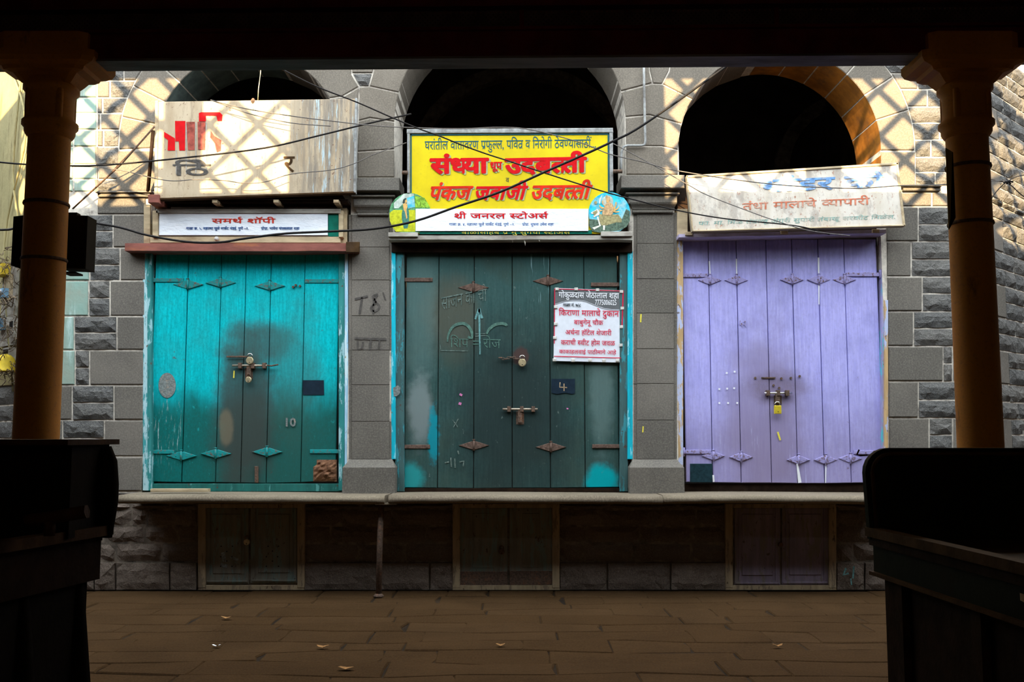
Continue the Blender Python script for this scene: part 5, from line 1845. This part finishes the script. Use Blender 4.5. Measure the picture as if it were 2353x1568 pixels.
cxl, czl = back_to_lattice(570, 273)
lattice(xw[4], xw[5], cxl - xw[4], czl - zL0)
lattice(xw[0], xw[3], cxl - xw[0] - .49 * 2, czl - zL0)
cxr, czr = back_to_lattice(2021, 211)
lattice(xw[8], xw[11], cxr - xw[8], czr - zL0)
lattice(xw[6], xw[7], cxr - xw[6] - .49, czr - zL0)
MB().box(-14, 14, -9, 5.2, 3.95, 4.1).build('roof_deck', M['roof'], shed)
rear = struct('wall_rear', 'dark rear of the market shed behind the viewer')
MB().box(-14, 14, -9.2, -9, 0, 4.0).build('rear_panel', M['roof'], rear)
for sx in (-1, 1):  # unseen walls, added to block low sky light from both sides
    sd = struct('wall_side_blocker', 'unseen dark walls added to keep out side light')
    MB().box(min(sx * 9.5, sx * 9.8), max(sx * 9.5, sx * 9.8), -9, 5.3, 0, 4.0).build('side_panel', M['roof'], sd)
    MB().box(min(sx * 9.5, sx * 9.8), max(sx * 9.5, sx * 9.8), 5.3, 16, 0, 7.5).build('side_panel', M['lattice'], sd)

# ------------------------------------------------------------------ market stalls in the dark foreground
def box_between(mb, A, B, wid, z0, z1, side):
    """box whose visible side face runs from A to B (floor plan), extending sideways by wid"""
    A = Vector(A); B = Vector(B)
    d = (B - A).normalized(); n = Vector((-d.y, d.x)) * side
    q = [A, B, B + n * wid, A + n * wid]
    vs = [(p.x, p.y, z) for z in (z0, z1) for p in q]
    return mb.add(vs, [(0, 1, 5, 4), (1, 2, 6, 5), (2, 3, 7, 6), (3, 0, 4, 7), (4, 5, 6, 7), (3, 2, 1, 0)])


# left stall
ls = thing('market_stall', 'dark wooden market stall in the left foreground with a flat-topped cabinet', 'stall', (-2.4, 3.0, 0))
YA = 3.5
cA = (P(233, 1300, YA)[0], YA); cB = (cA[0] - .42, 1.1)
z_top = P(233, 1222, YA)[1]; z_ap = P(233, 1330, YA)[1]
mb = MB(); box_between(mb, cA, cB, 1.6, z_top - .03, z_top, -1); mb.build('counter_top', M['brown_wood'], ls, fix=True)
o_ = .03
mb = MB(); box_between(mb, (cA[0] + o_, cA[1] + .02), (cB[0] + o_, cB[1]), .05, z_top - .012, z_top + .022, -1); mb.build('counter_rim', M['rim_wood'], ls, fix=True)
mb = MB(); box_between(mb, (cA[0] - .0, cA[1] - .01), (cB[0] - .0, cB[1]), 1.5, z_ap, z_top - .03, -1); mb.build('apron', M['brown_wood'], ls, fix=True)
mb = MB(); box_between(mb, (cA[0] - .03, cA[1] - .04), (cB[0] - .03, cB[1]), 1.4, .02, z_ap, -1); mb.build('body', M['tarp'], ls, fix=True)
# hem folds of the tarpaulin skirt
for k in range(5):
    yy = 3.42 - k * .28
    xx_ = cA[0] - .03 - (3.5 - yy) * .175
    MB().tube([(xx_, yy, z_ap), (xx_ + .02, yy + .02, z_ap * .6), (xx_ - .005, yy, .03)], [.02, .035, .025], 6).build('tarpaulin_fold', M['tarp'], ls)
# flat-topped cabinet standing on the counter
mb = MB()
a = P(238, 1024, YA + .0); zc = P(0, 1022, YA)[1]; zc2 = P(0, 1010, YA)[1]
mb.box(a[0] - 2.2, a[0], YA - .25, YA + .05, z_top, zc); mb.build('cabinet', M['tarp'], ls)
MB().box(a[0] - 2.25, P(249, 1015, YA)[0], YA - .32, YA + .10, zc, zc2).build('cabinet_top', M['rim_wood'], ls)
mb = MB()
rx = P(240, 1100, YA)[0]
mb.tube([(rx, YA, zc - .01), (rx + .012, YA, zc - .06), (rx + .016, YA, zc - .14), (rx + .02, YA, zc - .2), (rx + .014, YA, z_top - .02)], [.02, .03, .034, .03, .02], 10)
mb.build('rolled_tarpaulin', M['tarp'], ls)
mb = MB()
hx = P(80, 1195, 3.1)
mb.tube([(P(60, 1198, 3.05)[0], 3.05, P(60, 1198, 3.05)[1]), (P(120, 1190, 3.05)[0], 3.05, P(120, 1190, 3.05)[1]), (P(200, 1176, 3.05)[0], 3.05, P(200, 1176, 3.05)[1])], .022, 6)
mb.tube([(P(115, 1196, 3.05)[0], 3.05, P(115, 1196, 3.05)[1]), (P(113, 1232, 3.05)[0], 3.05, P(113, 1232, 3.05)[1])], .018, 6)
mb.build('wooden_handle', M['rim_wood'], ls)

# right stall
rs = thing('market_stall', 'dark green market stall in the right foreground with a tall rounded back panel', 'stall', (2.4, 3.0, 0))
cA = (P(1992, 1300, YA)[0], YA); cB = (cA[0] + .10, 1.0)
z_top = P(1992, 1212, YA)[1]; z_ap = P(1992, 1312, YA)[1]
mb = MB(); box_between(mb, (cA[0] + .03, cA[1]), (cB[0] + .03, cB[1]), 1.6, z_top - .07, z_top - .04, 1); mb.build('counter_top', M['rim_wood'], rs, fix=True)
mb = MB(); box_between(mb, (cA[0] - .0, cA[1] + .01), (cB[0] - .0, cB[1]), .045, z_top - .03, z_top, 1); mb.build('counter_rim', M['rim_wood'], rs, fix=True)
mb = MB(); box_between(mb, (cA[0] + .01, cA[1] - .0), (cB[0] + .01, cB[1]), .03, z_top - .06, z_top - .03, 1); mb.build('rim_moulding', M['brown_wood'], rs, fix=True)
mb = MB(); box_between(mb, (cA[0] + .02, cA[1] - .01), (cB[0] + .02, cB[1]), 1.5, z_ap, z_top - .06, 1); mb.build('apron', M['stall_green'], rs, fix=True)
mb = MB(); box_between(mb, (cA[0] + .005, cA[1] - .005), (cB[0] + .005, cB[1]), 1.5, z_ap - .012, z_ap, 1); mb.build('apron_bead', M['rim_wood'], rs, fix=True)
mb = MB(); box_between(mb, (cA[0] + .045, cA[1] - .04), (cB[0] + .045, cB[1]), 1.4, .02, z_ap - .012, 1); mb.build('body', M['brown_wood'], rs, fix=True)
for k in range(4):
    yy = 3.3 - k * .5
    MB().box(cA[0] + .02 + (3.5 - yy) * .04, cA[0] + .055 + (3.5 - yy) * .04, yy - .03, yy + .03, .02, z_ap - .012).build('leg', M['brown_wood'], rs)
pts = []
xa, zt_ = P(1986, 1030, YA - .02)
zb2 = z_top - .04
R = .085
pts = [(xa + .01, zb2), (xa, zt_ - R)] + [(xa + R - R * cos(a), zt_ - R + R * sin(a)) for a in [radians(15 * i) for i in range(1, 7)]] + [(xa + 2.0, zt_), (xa + 2.0, zb2)]
MB().slab(pts, YA - .03, YA + .01, .008).build('back_panel', M['stall_green'], rs)
pin = inset(pts, .02)
MB().tube([(p[0], YA - .035, p[1]) for p in pin[:-1]], .007, 6).build('panel_bead', M['rim_wood'], rs)
hk = MB().tube([(xa + .01, YA - .02, zt_ - .024), (xa - .015, YA - .02, zt_ - .026), (xa - .026, YA - .02, zt_ - .022), (xa - .018, YA - .02, zt_ - .006)], .003, 6).build('hook', M['iron'], rs)
# worn patches and a painted number on the apron
ft = (cB[0] - cA[0]) / (cB[1] - cA[1])
def on_side(y, z, off=.004): return (cA[0] + .02 + (y - 3.5) * ft - off, y, z)
mb = MB()
for (y0, y1, z0, z1) in ((2.42, 2.56, z_ap + .03, z_top - .08),):
    mb.add([on_side(y0, z0), on_side(y1, z0 + .02), on_side(y1, z1), on_side(y0, z1)], [(3, 2, 1, 0)])
mb.build('worn_patch', M['cream_wood'], rs)
mb = MB()
for i in range(3):
    for j in range(3):
        y = 1.96 + i * .05 + .008 * (j % 2); z = z_ap + .03 + j * .03
        mb.add([on_side(y, z), on_side(y + .022, z + .004), on_side(y + .02, z + .022), on_side(y + .004, z + .018)], [(3, 2, 1, 0)])
mb.build('painted_number', M['cream_wood'], rs)

# ------------------------------------------------------------------ bits of litter on the paving
rg = random.Random(5)
for i, (x, y, lab) in enumerate([(742, 1492, 'curled dry leaf on the paving in front of the ledge post'), (520, 1424, 'thin wood chip on the paving below the left cupboard'),
                                 (1787, 1489, 'dry leaf on the paving in front of the lilac cupboard'), (795, 1542, 'pair of dry leaf scraps nearest the viewer on the left paving'),
                                 (1150, 1488, 'pale leaf scrap on the paving before the middle cupboard'), (497, 1490, 'tiny white scrap on the left paving')]):
    r = ray(x, y)
    t = -EYE / r[2]
    X, Y = t * r[0], t * r[1]
    mb = MB()
    pts = []
    n = 8
    L_ = rg.uniform(.03, .055)
    for k in range(n):
        a = 2 * pi * k / n
        pts.append((X + L_ * cos(a), Y + L_ * .5 * sin(a), .012 + .012 * abs(cos(a)) + rg.uniform(0, .006)))
    mb.add(pts + [(X, Y, .008)], [(k, (k + 1) % n, n) for k in range(n)])
    tag(mb.build('fallen_leaf' if 'leaf' in lab else 'litter_scrap', M['leaf'] if 'white' not in lab else M['white_ink']), lab, 'leaf' if 'leaf' in lab else 'litter')
